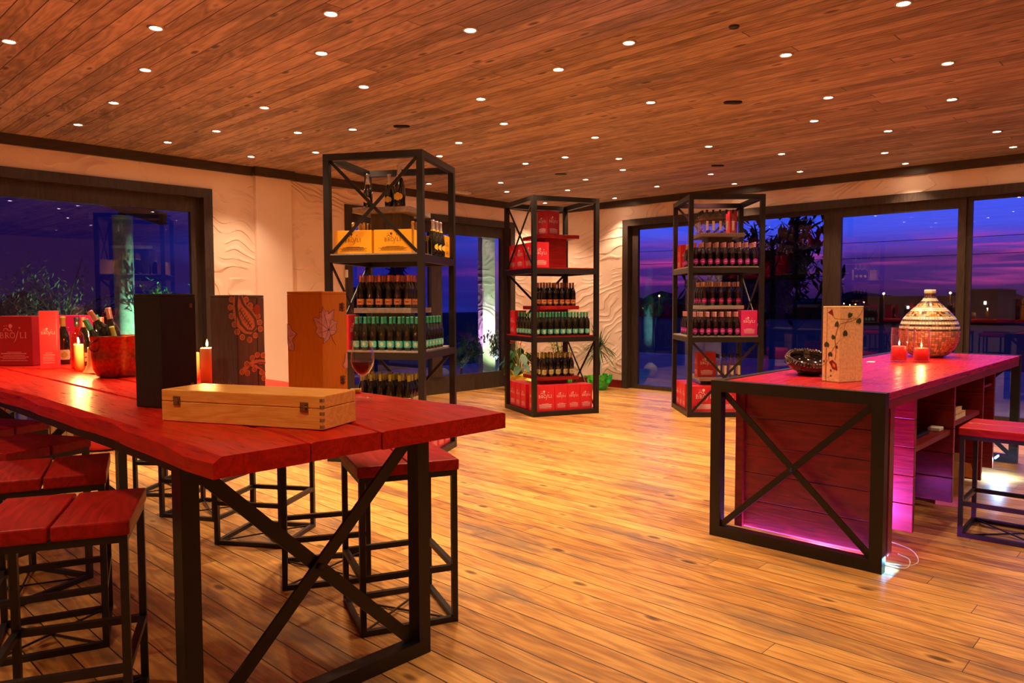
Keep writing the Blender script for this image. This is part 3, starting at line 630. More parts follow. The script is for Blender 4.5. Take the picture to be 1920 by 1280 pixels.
def make_bottle(kind, name='wine_bottle'):
    glass = 'red_bottle_glass' if kind in ('blush', 'gold') else 'bottle_glass'
    if kind in ('prosecco', 'prosecco_gold'):
        b = MB().lathe(PP, 16).obj('sparkling_wine_bottle', 'bottle_glass'); foil = 'silver_foil' if kind == 'prosecco' else 'bright_foil'
        MB().lathe([(.0212, .236), (.0180, .262), (.0165, .300), (.0190, .304), (.0190, .318), (.012, .324), (0, .325)], 14).obj('foil', foil, b); fo = b.children[0]
        MB().lathe([(.0240, .222), (.0214, .237)], 14).obj('neck_band', 'yellow_label', fo)
        m = MB(); wrap(m, .0449, circ(52), .045, .105); m.obj('label', 'yellow_label', b); return b
    if kind in ('clear', 'pinkclear', 'amber'):
        b = MB().lathe(CPf, 16).obj('spirit_bottle', 'amber_glass' if kind == 'amber' else 'clear_bottle')
        MB().lathe([(0, .25), (.0150, .25), (.0150, .305), (0, .306)], 12).obj('stopper', 'black_cap', b)
        m = MB(); wrap(m, .0364, rect(26), .035, .155); m.obj('label', 'brown_ink' if kind == 'amber' else 'cream_label', b); return b
    b = MB().lathe(WP, 16).obj(name, glass)
    foil = {'teal': 'teal_foil', 'apricot': 'rose_foil', 'brown': 'brown_foil', 'olive': 'olive_foil', 'blush': 'blush_foil', 'gold': 'gold_foil', 'plainred': 'rose_foil'}[kind]
    MB().lathe([(.0158, .248), (.0150, .300), (.0160, .302), (.0160, .3125), (0, .313)], 12).obj('foil', foil, b)
    m = MB()
    if kind == 'teal': wrap(m, .0379, octa(72), .028, .088); wrap(m, .0382, circ(26), .040, .076, mi=1); m.obj('label', ['teal_label', 'sage_label'], b)
    elif kind in ('apricot', 'brown', 'plainred'): wrap(m, .0379, rect(70), .030, .085); wrap(m, .0382, rect(26), .052, .060, nz=1, mi=1); m.obj('label', ['apricot_label', 'brown_ink'], b)
    elif kind == 'olive': wrap(m, .0379, octa(62), .030, .095); wrap(m, .0382, circ(30), .042, .082, mi=1); m.obj('label', ['sage_label', 'olive_foil'], b)
    else:
        a_, b_ = ('magenta_label', 'violet_label') if kind == 'blush' else ('violet_label', 'magenta_label')
        wrap(m, .0379, circ(60), .030, .100, nz=10); wrap(m, .0382, circ(48), .038, .092, mi=1, nz=8); wrap(m, .0384, rect(32), .060, .068, nz=1, mi=2); m.obj('label', [a_, b_, 'pink_ink'], b)
    return b
PROTO = {}
ORD = ['first', 'second', 'third', 'fourth', 'fifth', 'sixth', 'seventh', 'eighth', 'ninth', 'tenth', 'eleventh']
WORDS = {'teal': 'green-foil wine bottle', 'apricot': 'rose-foil wine bottle', 'brown': 'brown-foil wine bottle', 'olive': 'olive-foil wine bottle', 'blush': 'blush-foil red wine bottle', 'gold': 'gold-foil red wine bottle', 'clear': 'clear spirit bottle', 'pinkclear': 'clear spirit bottle', 'prosecco': 'sparkling wine bottle', 'prosecco_gold': 'gold-foil sparkling wine bottle', 'plainred': 'dark wine bottle', 'amber': 'amber spirit bottle'}
def bottle(kind, loc, rz, label, group=None, scale=None, rot=None):
    """the first of a kind is the prototype itself, the others are copies"""
    if kind not in PROTO:
        o = PROTO[kind] = make_bottle(kind); kids_of(o); o.location = loc; o.rotation_euler = rot or (0, 0, rz)
        if scale: o.scale = (scale,) * 3
        tag(o, label, 'bottle', group); return o
    o = dup(PROTO[kind], loc, rot or rz, label, group); o['category'] = 'bottle'; o.scale = (scale or 1,) * 3
    return o
def crate(kind, k, shelf, z, us, vs_, face, keep=lambda i, j: True, group=None, jit=.004):
    """grid of bottles on a shelf; us/vs_ positions in rack axes; face 'u' or 'v' is the side the labels look to"""
    a = K[k][2] + (0 if face == 'v' else -math.pi / 2)
    for j, v in enumerate(vs_):
        for i, u in enumerate(us):
            if not keep(i, j): continue
            row, col = (j, i) if face == 'v' else (i, len(vs_) - 1 - j)
            rn = 'front row' if row == 0 else ORD[row] + ' row back'
            lb = '%s, %s rack\'s %s, %s, %s from left' % (WORDS[kind], PLACE[k], shelf, rn, ORD[col])
            aa = a if not (i == 0 and face == 'v' and j > 0) and not (j == 0 and face == 'u' and i > 0) else K[k][2] + (0 if face == 'u' else -math.pi / 2)
            bottle(kind, rw(k, u + random.uniform(-jit, jit), v + random.uniform(-jit, jit), z), aa + random.uniform(-.15, .15), lb, group)
def lin(a, b, n): return [a + (b - a) * i / (n - 1) for i in range(n)]
Z1, Z2, ZS = 1.055, 1.955, (.50, 1.45, 2.40)
# rack 1 (left): its front face is u-, its right face v-
for (u, v, s_), lb in zip([(-.22, .16, 1.0), (-.20, -.05, .98), (-.24, -.17, 1.22)], ['leftmost sparkling wine bottle on top of the left rack', 'middle sparkling wine bottle on top of the left rack', 'biggest sparkling wine bottle on top of the left rack']):
    bottle('prosecco', rw(1, u, v, ZS[2]), K[1][2] - math.pi / 2, lb, 'sparkling wine on top of the left rack', s_)
for n_, (u, v) in enumerate([(-.12, .36), (-.10, .25), (-.02, .34), (-.01, .25), (.08, .37), (.09, .26)]):
    bottle('prosecco_gold', rw(1, u, v, Z2), K[1][2] - math.pi / 2, 'gold-foil sparkling bottle behind the left yellow carton, %s from left' % ORD[n_], 'sparkling bottles behind the yellow cartons')
for n_, (u, v) in enumerate([(-.12, -.25), (-.12, -.35), (-.02, -.25)]):
    bottle('prosecco_gold', rw(1, u, v, Z2), K[1][2] - math.pi / 2, 'sparkling bottle peeping over the right yellow carton, %s from the left' % ORD[n_], 'sparkling bottles behind the yellow cartons')
for n_, u in enumerate((-.02, .09, .20)):
    bottle('prosecco', rw(1, u, -.42, Z2), K[1][2], 'sparkling wine bottle, left rack\'s right side, %s from front post' % ORD[n_], 'sparkling wine beside the yellow cartons', 1.05)
crate('apricot', 1, 'middle riser', ZS[1], [-.235, -.15, -.065, .02, .105], lin(-.24, .24, 6), 'u', group='rose-foil bottles on the left rack')
crate('teal', 1, 'lower full shelf', Z1, [-.385, -.295], lin(-.385, .22, 8), 'u', group='green-foil bottles on the left rack')
for n_, u in enumerate(lin(-.20, .26, 6)): bottle('teal', rw(1, u, -.385, Z1), K[1][2], 'green-foil bottle, left rack\'s right side, %s from front post' % ORD[n_], 'green-foil bottles on the left rack')
crate('olive', 1, 'bottom riser', ZS[0], [-.235, -.15, -.065, .02], lin(-.24, .24, 6), 'u', group='olive-foil bottles on the left rack')
# rack 2 (middle): front face v-, left face u-
crate('brown', 2, 'middle riser', ZS[1], lin(-.22, .22, 6), [-.235, -.15, -.065], 'v', group='brown-foil bottles on the middle rack')
crate('teal', 2, 'lower full shelf', Z1, lin(-.385, .36, 9), [-.385, -.295], 'v', group='green-foil bottles on the middle rack')
for n_, v in enumerate(lin(.20, -.205, 5)): bottle('teal', rw(2, -.385, v, Z1), K[2][2] - math.pi / 2, 'green-foil bottle, middle rack\'s left side, %s from left' % ORD[n_], 'green-foil bottles on the middle rack')
crate('olive', 2, 'bottom riser', ZS[0], lin(-.22, .20, 5), [-.235, -.15, -.065, .02], 'v', group='olive-foil bottles on the middle rack')
# rack 3 (right): front face v-, left face u-
crate('clear', 3, 'top riser', ZS[2], lin(-.20, .14, 5), [-.24], 'v', group='clear spirit bottles on top of the right rack')
for n_, v in enumerate(lin(-.155, .10, 4)): bottle('clear', rw(3, -.235, v, ZS[2]), K[3][2] - math.pi / 2, 'clear bottle, right rack\'s top riser, left file, %s behind the corner one' % ORD[n_], 'clear spirit bottles on top of the right rack')
crate('blush', 3, 'upper full shelf', Z2, lin(-.385, .385, 9), lin(-.395, -.21, 3), 'v', group='blush-foil bottles on the upper shelf')
for n_, v in enumerate((-.02, .07)): bottle('blush', rw(3, -.385, v, Z2), K[3][2] - math.pi / 2, 'blush-foil bottle, right rack\'s upper shelf, %s from upright red carton' % ORD[1 - n_], 'blush-foil bottles on the upper shelf')
crate('gold', 3, 'middle riser', ZS[1], lin(-.23, .22, 5), lin(-.24, .10, 4), 'v', group='gold-foil bottles on the right rack')
crate('blush', 3, 'lower full shelf', Z1, lin(-.385, .165, 7), lin(-.395, -.21, 3), 'v', group='blush-foil bottles on the lower shelf')
for n_, v in enumerate(lin(.22, -.04, 4)): bottle('blush', rw(3, -.385, v, Z1), K[3][2] - math.pi / 2, 'blush-foil bottle, right rack\'s left side, lower shelf, %s from left' % ORD[n_], 'blush-foil bottles on the lower shelf')
crate('clear', 3, 'bottom riser', ZS[0], lin(-.02, .24, 4), [-.235, -.14], 'v', group='clear spirit bottles at the foot of the right rack')

# ================================================================== CARTONS with the printed mark
def stroke(pts, wd, closed=False):
    out = []; pts = list(pts); n = len(pts); W = wd if isinstance(wd, (list, tuple)) else [wd] * n
    seg = range(n if closed else n - 1)
    for i in seg:
        (x0, y0), (x1, y1) = pts[i], pts[(i + 1) % n]; dx, dy = x1 - x0, y1 - y0; L = math.hypot(dx, dy) or 1; nx, ny = -dy / L, dx / L; ex, ey = dx / L * W[i] * .2, dy / L * W[i] * .2
        a, b = W[i] / 2, W[(i + 1) % n] / 2
        out.append([(x0 - ex + nx * a, y0 - ey + ny * a), (x0 - ex - nx * a, y0 - ey - ny * a), (x1 + ex - nx * b, y1 + ey - ny * b), (x1 + ex + nx * b, y1 + ey + ny * b)])
    return out
def arc(cx_, cy2, rx, ry, a0, a1, n=10): return [(cx_ + rx * math.cos(R(a0 + (a1 - a0) * i / n)), cy2 + ry * math.sin(R(a0 + (a1 - a0) * i / n))) for i in range(n + 1)]
def disc(cx_, cy2, r, n=10): return [arc(cx_, cy2, r, r, 0, 360, n)[:-1]]
def glyphs():
    g = []; sh = lambda ps, x: [[(a + x, b) for a, b in p] for p in ps]
    serif = lambda x, y: stroke([(x - .17, y), (x + .17, y)], .07)
    B = stroke([(0, 0), (0, 1)], .16) + stroke([(0, .97)] + arc(.22, .75, .22, .22, 90, -90, 6) + [(0, .53)], .09) + stroke([(0, .53)] + arc(.26, .27, .27, .27, 90, -90, 6) + [(0, .03)], .10) + serif(-.03, .02) + serif(-.03, .98)
    Rr = stroke([(0, 0), (0, 1)], .16) + stroke([(0, .97)] + arc(.22, .74, .22, .23, 90, -90, 6) + [(0, .51)], .09) + stroke([(.18, .5), (.58, .02)], .14) + serif(0, .02) + serif(-.03, .98)
    O = stroke(arc(.42, .5, .42, .48, 0, 360, 16)[:-1], .12, True)
    J = stroke([(.62, 1.30), (.50, .95), (.34, .45), (.16, -.10), (-.04, -.52), (-.30, -.80)], [.06, .15, .15, .13, .10, .03]) + disc(.86, 1.82, .14)
    L_ = stroke([(0, 0), (0, 1)], .15) + stroke([(0, .04), (.46, .04), (.50, .22)], .08) + serif(0, .98)
    I = stroke([(0, 0), (0, 1)], .15) + serif(0, .02) + serif(0, .98)
    g += sh(B, .1) + sh(Rr, 1.05) + sh(O, 1.85) + sh(J, 2.75) + sh(L_, 3.75) + sh(I, 4.65)
    g += disc(1.95, 2.15, .36, 12) + stroke([(.75, 1.28), (.72, 1.55), (1.0, 1.72), (1.35, 1.55), (1.62, 1.32), (2.0, 1.35), (2.3, 1.22)], .11) + stroke(arc(1.15, 1.45, .42, .30, 150, 20, 6), .08) + disc(.85, 2.15, .10, 6) + disc(1.25, 2.2, .10, 6) + stroke([(1.9, 1.85), (2.05, 1.4)], .09)
    return g
GL = glyphs()          # spans x 0..4.8, y -.8..2.5
def logo_2d(cx_, base, width, lines_y=None, H=.3, bold=1., linew=None):
    s = width / 4.8; out = [[(cx_ + (a - 2.4) * s, base + b * s) for a, b in p] for p in GL]
    if lines_y:
        rr = random.Random(3); lw = linew or width
        for k, yy in enumerate(lines_y):
            wl = lw * (.5 if k == 0 else rr.uniform(.75, 1.05)); x = cx_ - wl / 2; h = width * (.030 if k != 1 else .045)
            while x < cx_ + wl / 2:
                d = rr.uniform(.012, .045) * width; out.append([(x, yy), (x + d, yy), (x + d, yy + h), (x, yy + h)]); x += d + .012 * width
    return out
def carton(name, label, cat, loc, rz, w_, d_, h_, mat, ink='white_ink', faces='yx', group=None, lw=.68, base=.52, alt=None, lines=True, text=None):
    m = MB(); m.bb(-w_ / 2, w_ / 2, -d_ / 2, d_ / 2, 0, h_, bev=.002, mi=0); e = .0012
    m.bb(-w_ / 2 + .004, w_ / 2 - .004, -.0012, .0012, h_ - .0005, h_ + .0008, mi=2)      # tape seam
    for f in faces:
        W = w_ if f == 'y' else d_
        P = (lambda a, b: (a, -d_ / 2 - e, b)) if f == 'y' else (lambda a, b: (-w_ / 2 - e, -a, b))
        ly = [h_ * q for q in (.27, .235, .20, .17, .14, .10)] if lines else None
        for p in logo_2d(0, h_ * base, W * lw, ly, h_, linew=W * .72): m.poly([P(a, b) for a, b in p], mi=1)
    o = m.obj(name, [mat, ink, 'kraft' if mat != 'yellow_card' else 'yellow_card'], None, loc, rz, recalc=False); tag(o, label, cat, group); return o
CH = .33
def rc(k, u, v, z, w_, d_, label, mat, faces, group, h_=CH, drz=0, name='wine_carton', **kw):
    return carton(name, label, 'box', rw(k, u, v, z), K[k][2] + drz, w_, d_, h_, mat, faces=faces, group=group, **kw)
# left rack: yellow half cartons and red cartons
rc(1, -.335, .215, Z2, .22, .372, 'yellow half-height carton, left one on the left rack\'s upper shelf', 'yellow_card', 'x', 'yellow cartons on the left rack', .215, ink='brown_ink', lw=.42, base=.50)
rc(1, -.335, -.180, Z2, .22, .372, 'yellow half-height carton, right one beside the left rack\'s front post', 'yellow_card', 'x', 'yellow cartons on the left rack', .215, ink='brown_ink', lw=.42, base=.50)
rc(1, .345, -.335, Z2, .16, .22, 'yellow carton at the back right of the left rack\'s upper shelf', 'yellow_card', 'y', 'yellow cartons on the left rack', .215, ink='brown_ink', lw=.5)
rc(1, -.33, .345, Z1, .24, .15, 'narrow red carton at the left end of the left rack\'s green-foil bottles', 'red_card', 'yx', 'red cartons on the left rack')
for n_, (u, v, w_, d_, f) in enumerate([(-.325, .29, .25, .20, 'x'), (-.325, .08, .25, .20, 'x'), (-.325, -.13, .25, .20, 'x'), (-.305, -.325, .23, .18, 'yx'), (-.09, -.335, .19, .22, 'y'), (.11, -.335, .19, .22, 'y'), (.31, -.335, .19, .22, 'y')]):
    rc(1, u, v, .065, w_, d_, 'red carton at the foot of the left rack, %s from the left' % ORD[n_], 'red_card', f, 'red cartons at the foot of the left rack')
# middle rack
rc(2, -.06, -.05, ZS[2], .24, .19, 'crimson carton alone on top of the middle rack', 'crimson_card', 'yx', None, drz=R(22))
rc(2, -.32, .30, Z2, .24, .24, 'red carton on the middle rack\'s upper shelf, far left', 'red_card', 'x', 'red cartons on the middle rack')
rc(2, -.32, .05, Z2, .24, .24, 'red carton on the middle rack\'s upper shelf, centre of its left side', 'red_card', 'x', 'red cartons on the middle rack')
rc(2, -.325, -.25, Z2, .225, .28, 'pinkish red carton on the middle rack\'s upper shelf, at the front post', 'red_card', 'yx', 'red cartons on the middle rack')
rc(2, -.345, .33, Z1, .18, .16, 'thin red carton left of the middle rack\'s green-foil bottles', 'red_card', 'yx', 'red cartons on the middle rack')
for n_, (u, v, w_, d_, f) in enumerate([(-.33, .32, .22, .19, 'x'), (-.33, .13, .22, .17, 'x'), (-.33, -.05, .22, .17, 'x'), (-.28, -.31, .28, .22, 'yx'), (-.045, -.31, .188, .22, 'y'), (.143, -.31, .188, .22, 'y'), (.331, -.31, .188, .22, 'y')]):
    rc(2, u, v, .065, w_ - .004, d_ - .004, 'red carton at the foot of the middle rack, %s from the left' % ORD[n_], 'red_card', f, 'red cartons at the foot of the middle rack')
# right rack
rc(3, -.36, .32, Z2, .16, .20, 'upright red carton at the left end of the right rack\'s upper shelf', 'red_card', 'yx', 'cartons on the right rack')
rc(3, .20, .02, ZS[2], .10, .18, 'slim crimson carton behind the clear bottles on the right rack', 'crimson_card', 'y', 'cartons on the right rack', .31)
rc(3, .318, -.325, Z1, .21, .20, 'bright pink carton at the right end of the right rack\'s lower shelf', 'pink_card', 'yx', 'cartons on the right rack')
rc(3, -.18, -.15, ZS[0], .24, .18, 'crimson carton on the right rack\'s bottom riser beside clear bottles', 'crimson_card', 'yx', 'cartons on the right rack')
for n_, (u, v, w_, d_, f) in enumerate([(-.33, .32, .22, .19, 'x'), (-.33, .13, .22, .17, 'x'), (-.33, -.05, .22, .17, 'x'), (-.24, -.31, .36, .22, 'yx'), (.053, -.31, .22, .22, 'y'), (.275, -.31, .22, .22, 'y')]):
    rc(3, u, v, .065, w_ - .004, d_ - .004, 'red carton at the foot of the right rack, %s from the left' % ORD[n_], 'red_card', f, 'red cartons at the foot of the right rack')

# ================================================================== ON THE LONG TABLE
TT += .001
carton('wine_carton', 'big dark red carton at the far left end of the long table', 'box', (1.371, 5.924, TT), R(-48.3), .26, .18, .335, 'crimson_card', 'pink_ink', 'y', None, .70, .56)
tb2 = carton('wine_carton', 'tall slim bright red carton on the table in front of the big one', 'box', (1.417, 5.473, TT), R(-24), .098, .095, .372, 'red_card', 'pink_ink', 'y', None, .78, .60)
carton('wine_carton', 'red carton behind the pale-labelled bottle on the long table', 'box', (1.76, 6.285, TT), R(-46), .26, .18, .33, 'pink_card', 'pink_ink', 'y', None, .70, .52)
bottle('olive', (1.585, 5.80, TT), R(-10), 'dark bottle with a pale label between the two upright red cartons', None, 1.05)
bottle('amber', (1.53, 5.31, TT), R(-20), 'amber spirit bottle with a black stopper beside the lit candles', None, 1.08)
bottle('plainred', (1.63, 5.52, TT), R(-20), 'dark wine bottle just behind the amber spirit bottle', None, 1.05)
bottle('plainred', (1.71, 5.42, TT), R(-20), 'dark wine bottle between the amber bottle and the copper bucket', None, 1.05)
def candle(label, loc, r, h, prof=None, wax='candle_wax', group=None, lit=True, e=7.0):
    c = thing('candle', label, 'candle', loc, 0, group)
    MB().lathe(prof or [(0, 0), (r, 0), (r, h - .006), (r * .9, h), (r * .55, h - .004), (0, h - .006)], 24).obj('wax', wax, c)
    wk = MB().tube([(0, 0, h - .006), (.001, 0, h + .010)], .0014, 6).obj('wick', 'black_cap', c)
    if lit:
        MB().lathe([(0, h + .004), (.0052, h + .012), (.0062, h + .020), (.0035, h + .032), (0, h + .044)], 12).obj('flame', 'flame', wk)
        ld = bpy.data.lights.new('candle_light', 'POINT'); ld.energy = e; ld.color = (1., .50, .14); ld.shadow_soft_size = .012
        lo = bpy.data.objects.new('candle_light', ld); COL.objects.link(lo); lo.parent = c; lo.location = (0, 0, h + .055)
    return c
candle('lit straight candle standing behind the flared candle', (1.487, 5.14, TT), .027, .165)
candle('lit candle with a flared melted foot, left of the copper bucket', (1.50, 4.925, TT), .028, .155, [(0, 0), (.058, 0), (.056, .004), (.042, .022), (.033, .05), (.028, .09), (.027, .149), (.024, .155), (.015, .151), (0, .149)])
candle('tall lit candle between the black box and the grey paisley box', (1.70, 3.80, TT), .035, .188)
candle('shorter candle half hidden behind the tall lit candle', (1.735, 4.06, TT), .035, .15, lit=False)
# copper bucket
BX, BY = 1.515, 4.56
bk = thing('wine_bucket', 'hammered copper wine bucket full of tilted bottles', 'bucket', (BX, BY, TT))
MB().lathe([(0, 0), (.085, 0), (.105, .010), (.122, .045), (.130, .12), (.134, .225), (.139, .232), (.139, .237), (.131, .237), (.127, .228), (.124, .12), (.115, .05), (.08, .014), (0, .012)], 36).obj('bucket_body', 'copper', bk)
for a in (200, 20):
    x, y = .136 * math.cos(R(a)), .136 * math.sin(R(a)); MB().tube([(x * (1 + .25 * math.sin(R(q))), y * (1 + .25 * math.sin(R(q))), .20 - .028 * math.cos(R(q)) - .02) for q in range(0, 181, 20)], .005).obj('handle', 'copper', bk)
left = -Vector((cx.x, cx.y, 0)).normalized(); toward = Vector((cz.x, cz.y, 0)).normalized()
def tilted(kind, off, lean, label, z=.10, sc=1.):
    d = (Vector((0, 0, 1)) + left * lean[0] + toward * lean[1]).normalized(); p = Vector((BX, BY, TT + z)) + left * off[0] + toward * off[1]
    return bottle(kind, p, 0, label, 'bottles in the copper bucket', sc, Vector((0, 0, 1)).rotation_difference(d).to_euler())
tilted('apricot', (-.02, -.02), (.62, .1), 'rose-foil bottle leaning far left out of the copper bucket', .11)
tilted('teal', (.03, -.05), (.50, -.15), 'green-foil bottle leaning left at the back of the copper bucket', .07)
tilted('teal', (.015, .02), (.40, .22), 'green-foil bottle leaning left at the front of the copper bucket', .045)
tilted('blush', (-.015, .01), (.16, .02), 'blush-foil bottle standing nearly upright in the copper bucket', .085)
tilted('olive', (-.055, .015), (.12, .28), 'yellow-foil bottle low at the front of the copper bucket', .020, .9)
tilted('prosecco_gold', (-.07, -.04), (-.45, -.1), 'gold-foil sparkling bottle leaning right in the copper bucket', .07)
# standing wooden bottle boxes: origin at the near corner, right face along local x, left face along local y
def clip(poly, side):
    out = []; n = len(poly); ins = (lambda p: p[0] >= 0) if side > 0 else (lambda p: p[0] <= 0)
    for i in range(n):
        a, b = poly[i], poly[(i + 1) % n]; ia, ib = ins(a), ins(b)
        if ia: out.append(a)
        if ia != ib: t_ = a[0] / (a[0] - b[0]); out.append((0., a[1] + (b[1] - a[1]) * t_))
    return out
def wrap_print(polys, a, b, h, mats, name, parent, maxh=None):
    """polys: list of (points in (s, height), material slot, lift). s<0 on the left face, s>0 on the right face"""
    m = MB()
    for pts, mi, e in polys:
        for side in (-1, 1):
            q = clip(pts, side)
            q = [(max(-a, min(b, s)), max(.0, min(h, z))) for s, z in q]
            if len(q) < 3: continue
            m.poly([((-e, -s, z) if side < 0 else (s, -e, z)) for s, z in q], mi)
    return m.obj(name, mats, parent, recalc=False)
def box3(name, label, loc, rz, a, b, h, mat, lid=True):
    r = thing(name, label, 'box', loc, rz)
    cs = MB().bb(0, b, 0, a, 0, h - .012, bev=.0025).obj('case', mat, r); MB().bb(0, b, 0, a, h - .0115, h, bev=.0025).obj('end_board', mat, r)
    return cs
bb1 = box3('wine_box', 'tall black wooden bottle box on the table right of the copper bucket', (1.173, 3.031, TT), R(21), .146, .178, .457, 'black_box')
for z in (.07, .40): MB().bb(.142, .158, -.003, .0, z, z + .018).obj('hinge', 'brass', bb1)
gb = box3('wine_box', 'tall grey wooden bottle box painted with an orange paisley', (1.568, 3.197, TT), R(20), .156, .176, .455, 'grey_box')
MB().bb(.002, .0035, -.0008, .001, .0, .44).obj('groove', 'black_box', gb); MB().bb(.128, .131, -.0012, .001, .0, .44).obj('groove', 'black_box', gb)
gm = lambda x, y: ((x - 448) * (.00055 if x < 448 else .0006), (1175 - y) * .000416)
P_ = []
def pl(pts, mi=0, e=.0012, f=gm): P_.append(([f(*p) for p in pts], mi, e))
def st_(pts, wd, mi=0, e=.0016, f=gm, closed=False):
    for p in stroke(pts, wd, closed): P_.append(([f(*q) for q in p], mi, e))
def petals(L):
    for cx2, cy2 in L:
        pl(arc(cx2, cy2, 30, 36, 0, 360, 9)[:-1]); st_(arc(cx2, cy2, 12, 16, 0, 360, 6)[:-1], 4, 1, .0020, closed=True)
petals([(400, 130), (385, 215), (395, 310), (425, 400), (450, 480), (500, 540), (575, 575), (640, 530), (695, 460), (690, 385), (670, 315), (620, 250), (590, 195), (550, 130)])
pl([(430, 90), (510, 90), (560, 200), (640, 290), (672, 380), (655, 460), (590, 515), (520, 500), (450, 430), (418, 320), (410, 200)], e=.0015)
st_([(455, 95), (447, 200), (457, 300), (492, 400), (550, 470), (610, 480), (648, 430), (640, 350), (590, 270), (520, 190), (488, 95)], 24, 1, .0022)
st_([(478, 240), (520, 320), (560, 380), (600, 445)], 8, 1, .0024)
for k in range(7):
    x, y = 478 + 17 * k, 245 + 29 * k; st_([(x, y), (x + 24, y - 26)], 7, 1, .0024); st_([(x, y), (x - 12, y + 26)], 7, 1, .0024)
wrap_print(P_, .156, .176, .455, ['paisley_print', 'grey_box'], 'painted_paisley', gb)
P_ = []; petals([(490, 920), (540, 840), (600, 780), (655, 750), (720, 760), (620, 905), (545, 940), (700, 950), (722, 1020)])
st_([(490, 915), (560, 850), (650, 825), (745, 835)], 50, 0, .0015); st_([(600, 860), (690, 900), (735, 970)], 34, 0, .0015); st_([(620, 850), (690, 838), (745, 850)], 12, 1, .0022)
st_([(655, 870), (710, 910), (740, 950)], 12, 1, .0022)
for k in range(9): st_([(190 + 24 * k, 1070 - 30 * math.sin(k * .5)), (205 + 24 * k, 1020 + 12 * (k % 3))], 4, 2, .0012)
wrap_print(P_, .156, .176, .455, ['paisley_print', 'grey_box', 'kraft'], 'painted_fronds', gb)
P_ = []; pl(arc(660, 240, 36, 58, 0, 360, 14)[:-1], 0, .0035); wrap_print(P_, .156, .176, .455, ['rust_tag'], 'painted_ladybird', gb)
ob = box3('wine_box', 'tall orange wooden bottle box painted with pink maple leaves', (1.807, 2.877, TT), R(20), .194, .182, .47, 'honey_box')
om = lambda x, y: ((x - 1372) * (.00051 if x < 1372 else .00068), (1186 - y) * .000409)
P_ = []
lf = [(1380, 205), (1408, 262), (1432, 250), (1437, 285), (1500, 235), (1492, 330), (1475, 350), (1532, 375), (1515, 420), (1530, 460), (1500, 510), (1450, 520), (1440, 560), (1380, 608), (1385, 545), (1345, 535), (1300, 480), (1320, 440), (1280, 330), (1305, 318), (1340, 335), (1352, 310), (1345, 260), (1368, 268)]
for i in range(len(lf)): pl([(1425, 430), lf[i], lf[(i + 1) % len(lf)]], 0, .0012, om)
st_(lf, 4, 1, .0018, om, True)
for tip in [(1380, 230), (1490, 260), (1520, 385), (1515, 470), (1390, 580), (1320, 490), (1300, 345)]: st_([(1435, 462), tip], [5, 2], 1, .0020, om)
st_([(1440, 465), (1480, 570), (1510, 635)], 4, 1, .0018, om)
l2 = [(992, 395), (1030, 410), (1042, 462), (1100, 505), (1062, 545), (1045, 575), (1068, 640), (1060, 690), (1005, 690), (992, 600)]
pl(l2, 0, .0012, om); st_(l2, 4, 1, .0018, om, True); st_([(992, 540), (1080, 510)], 3, 1, .002, om); st_([(992, 540), (1050, 660)], 3, 1, .002, om)
l3 = [(1640, 735), (1615, 740), (1612, 790), (1600, 830), (1585, 870), (1605, 905), (1640, 905)]; pl(l3, 0, .0012, om); st_(l3[1:6], 4, 1, .0018, om); st_([(1625, 905), (1612, 975)], 3, 1, .0018, om)
wrap_print(P_, .194, .182, .47, ['maple_print', 'maple_line'], 'painted_maple_leaves', ob)
for z in (.045, .38):
    m = MB()
    for dz in (0, .013, .026): m.bb(.128, .160, -.004, 0, z + dz, z + dz + .010)
    m.tube([(.144, -.005, z - .002), (.144, -.005, z + .040)], .0035, 6); m.obj('hinge', 'brass', ob)
lb_ = thing('wine_box', 'flat pale wooden wine box lying along the table\'s near end', 'box', (1.051, 2.729, TT), R(-65.7))
L0, W0, H0 = .671, .205, .112
MB().bb(0, L0, 0, W0, 0, H0 * .62, bev=.002).obj('case', 'pine_box', lb_); ld_ = MB().bb(0, L0, 0, W0, H0 * .632, H0, bev=.003).obj('lid', 'pine_box', lb_)
for x in (.055, .585):
    m = MB(); m.bb(x, x + .030, -.004, 0, H0 * .50, H0 * .80, bev=.001); m.bb(x + .006, x + .024, -.008, -.004, H0 * .56, H0 * .74, bev=.001); m.tube([(x + .002, -.006, H0 * .66), (x + .028, -.006, H0 * .66)], .003, 6); m.obj('clasp', 'brass', ld_)
m = MB()
for k in range(5): m.bb(L0 - .012, L0 + .0004, -.0004, .0105, .004 + k * .022, .015 + k * .022)
m.obj('finger_joint', 'stave_wood', lb_)
# wine glass and cork
wg = thing('wine_glass', 'stemmed glass of red wine near the table\'s right edge', 'glass', (1.895, 2.70, TT))
MB().lathe([(.0455, .0005), (.044, .003), (.020, .007), (.006, .014), (.0038, .03), (.0036, .08), (.0055, .096), (.012, .100)], 32).obj('stem', 'clear_glass', wg)
MB().lathe([(.0, .098), (.012, .100), (.030, .115), (.045, .140), (.0515, .165), (.0500, .190), (.0450, .220), (.0375, .250), (.0368, .2505), (.0440, .220), (.0490, .190), (.0503, .165), (.0438, .141), (.029, .117), (.010, .103), (0, .102)], 40).obj('bowl', 'clear_glass', wg)
MB().lathe([(0, .1035), (.010, .1045), (.0285, .1185), (.0432, .142), (.0496, .162), (0, .162)], 40).obj('wine', 'red_wine', wg)
m = MB(); m.lathe([(0, -.024), (.0105, -.024), (.011, -.02), (.011, .02), (.0105, .024), (0, .024)], 14, rot=Matrix.Rotation(R(90), 4, 'X')); o = m.obj('cork', 'cork', None, (1.985, 2.885, TT + .011), R(45)); tag(o, 'bottle cork lying behind the wine glass', 'cork')

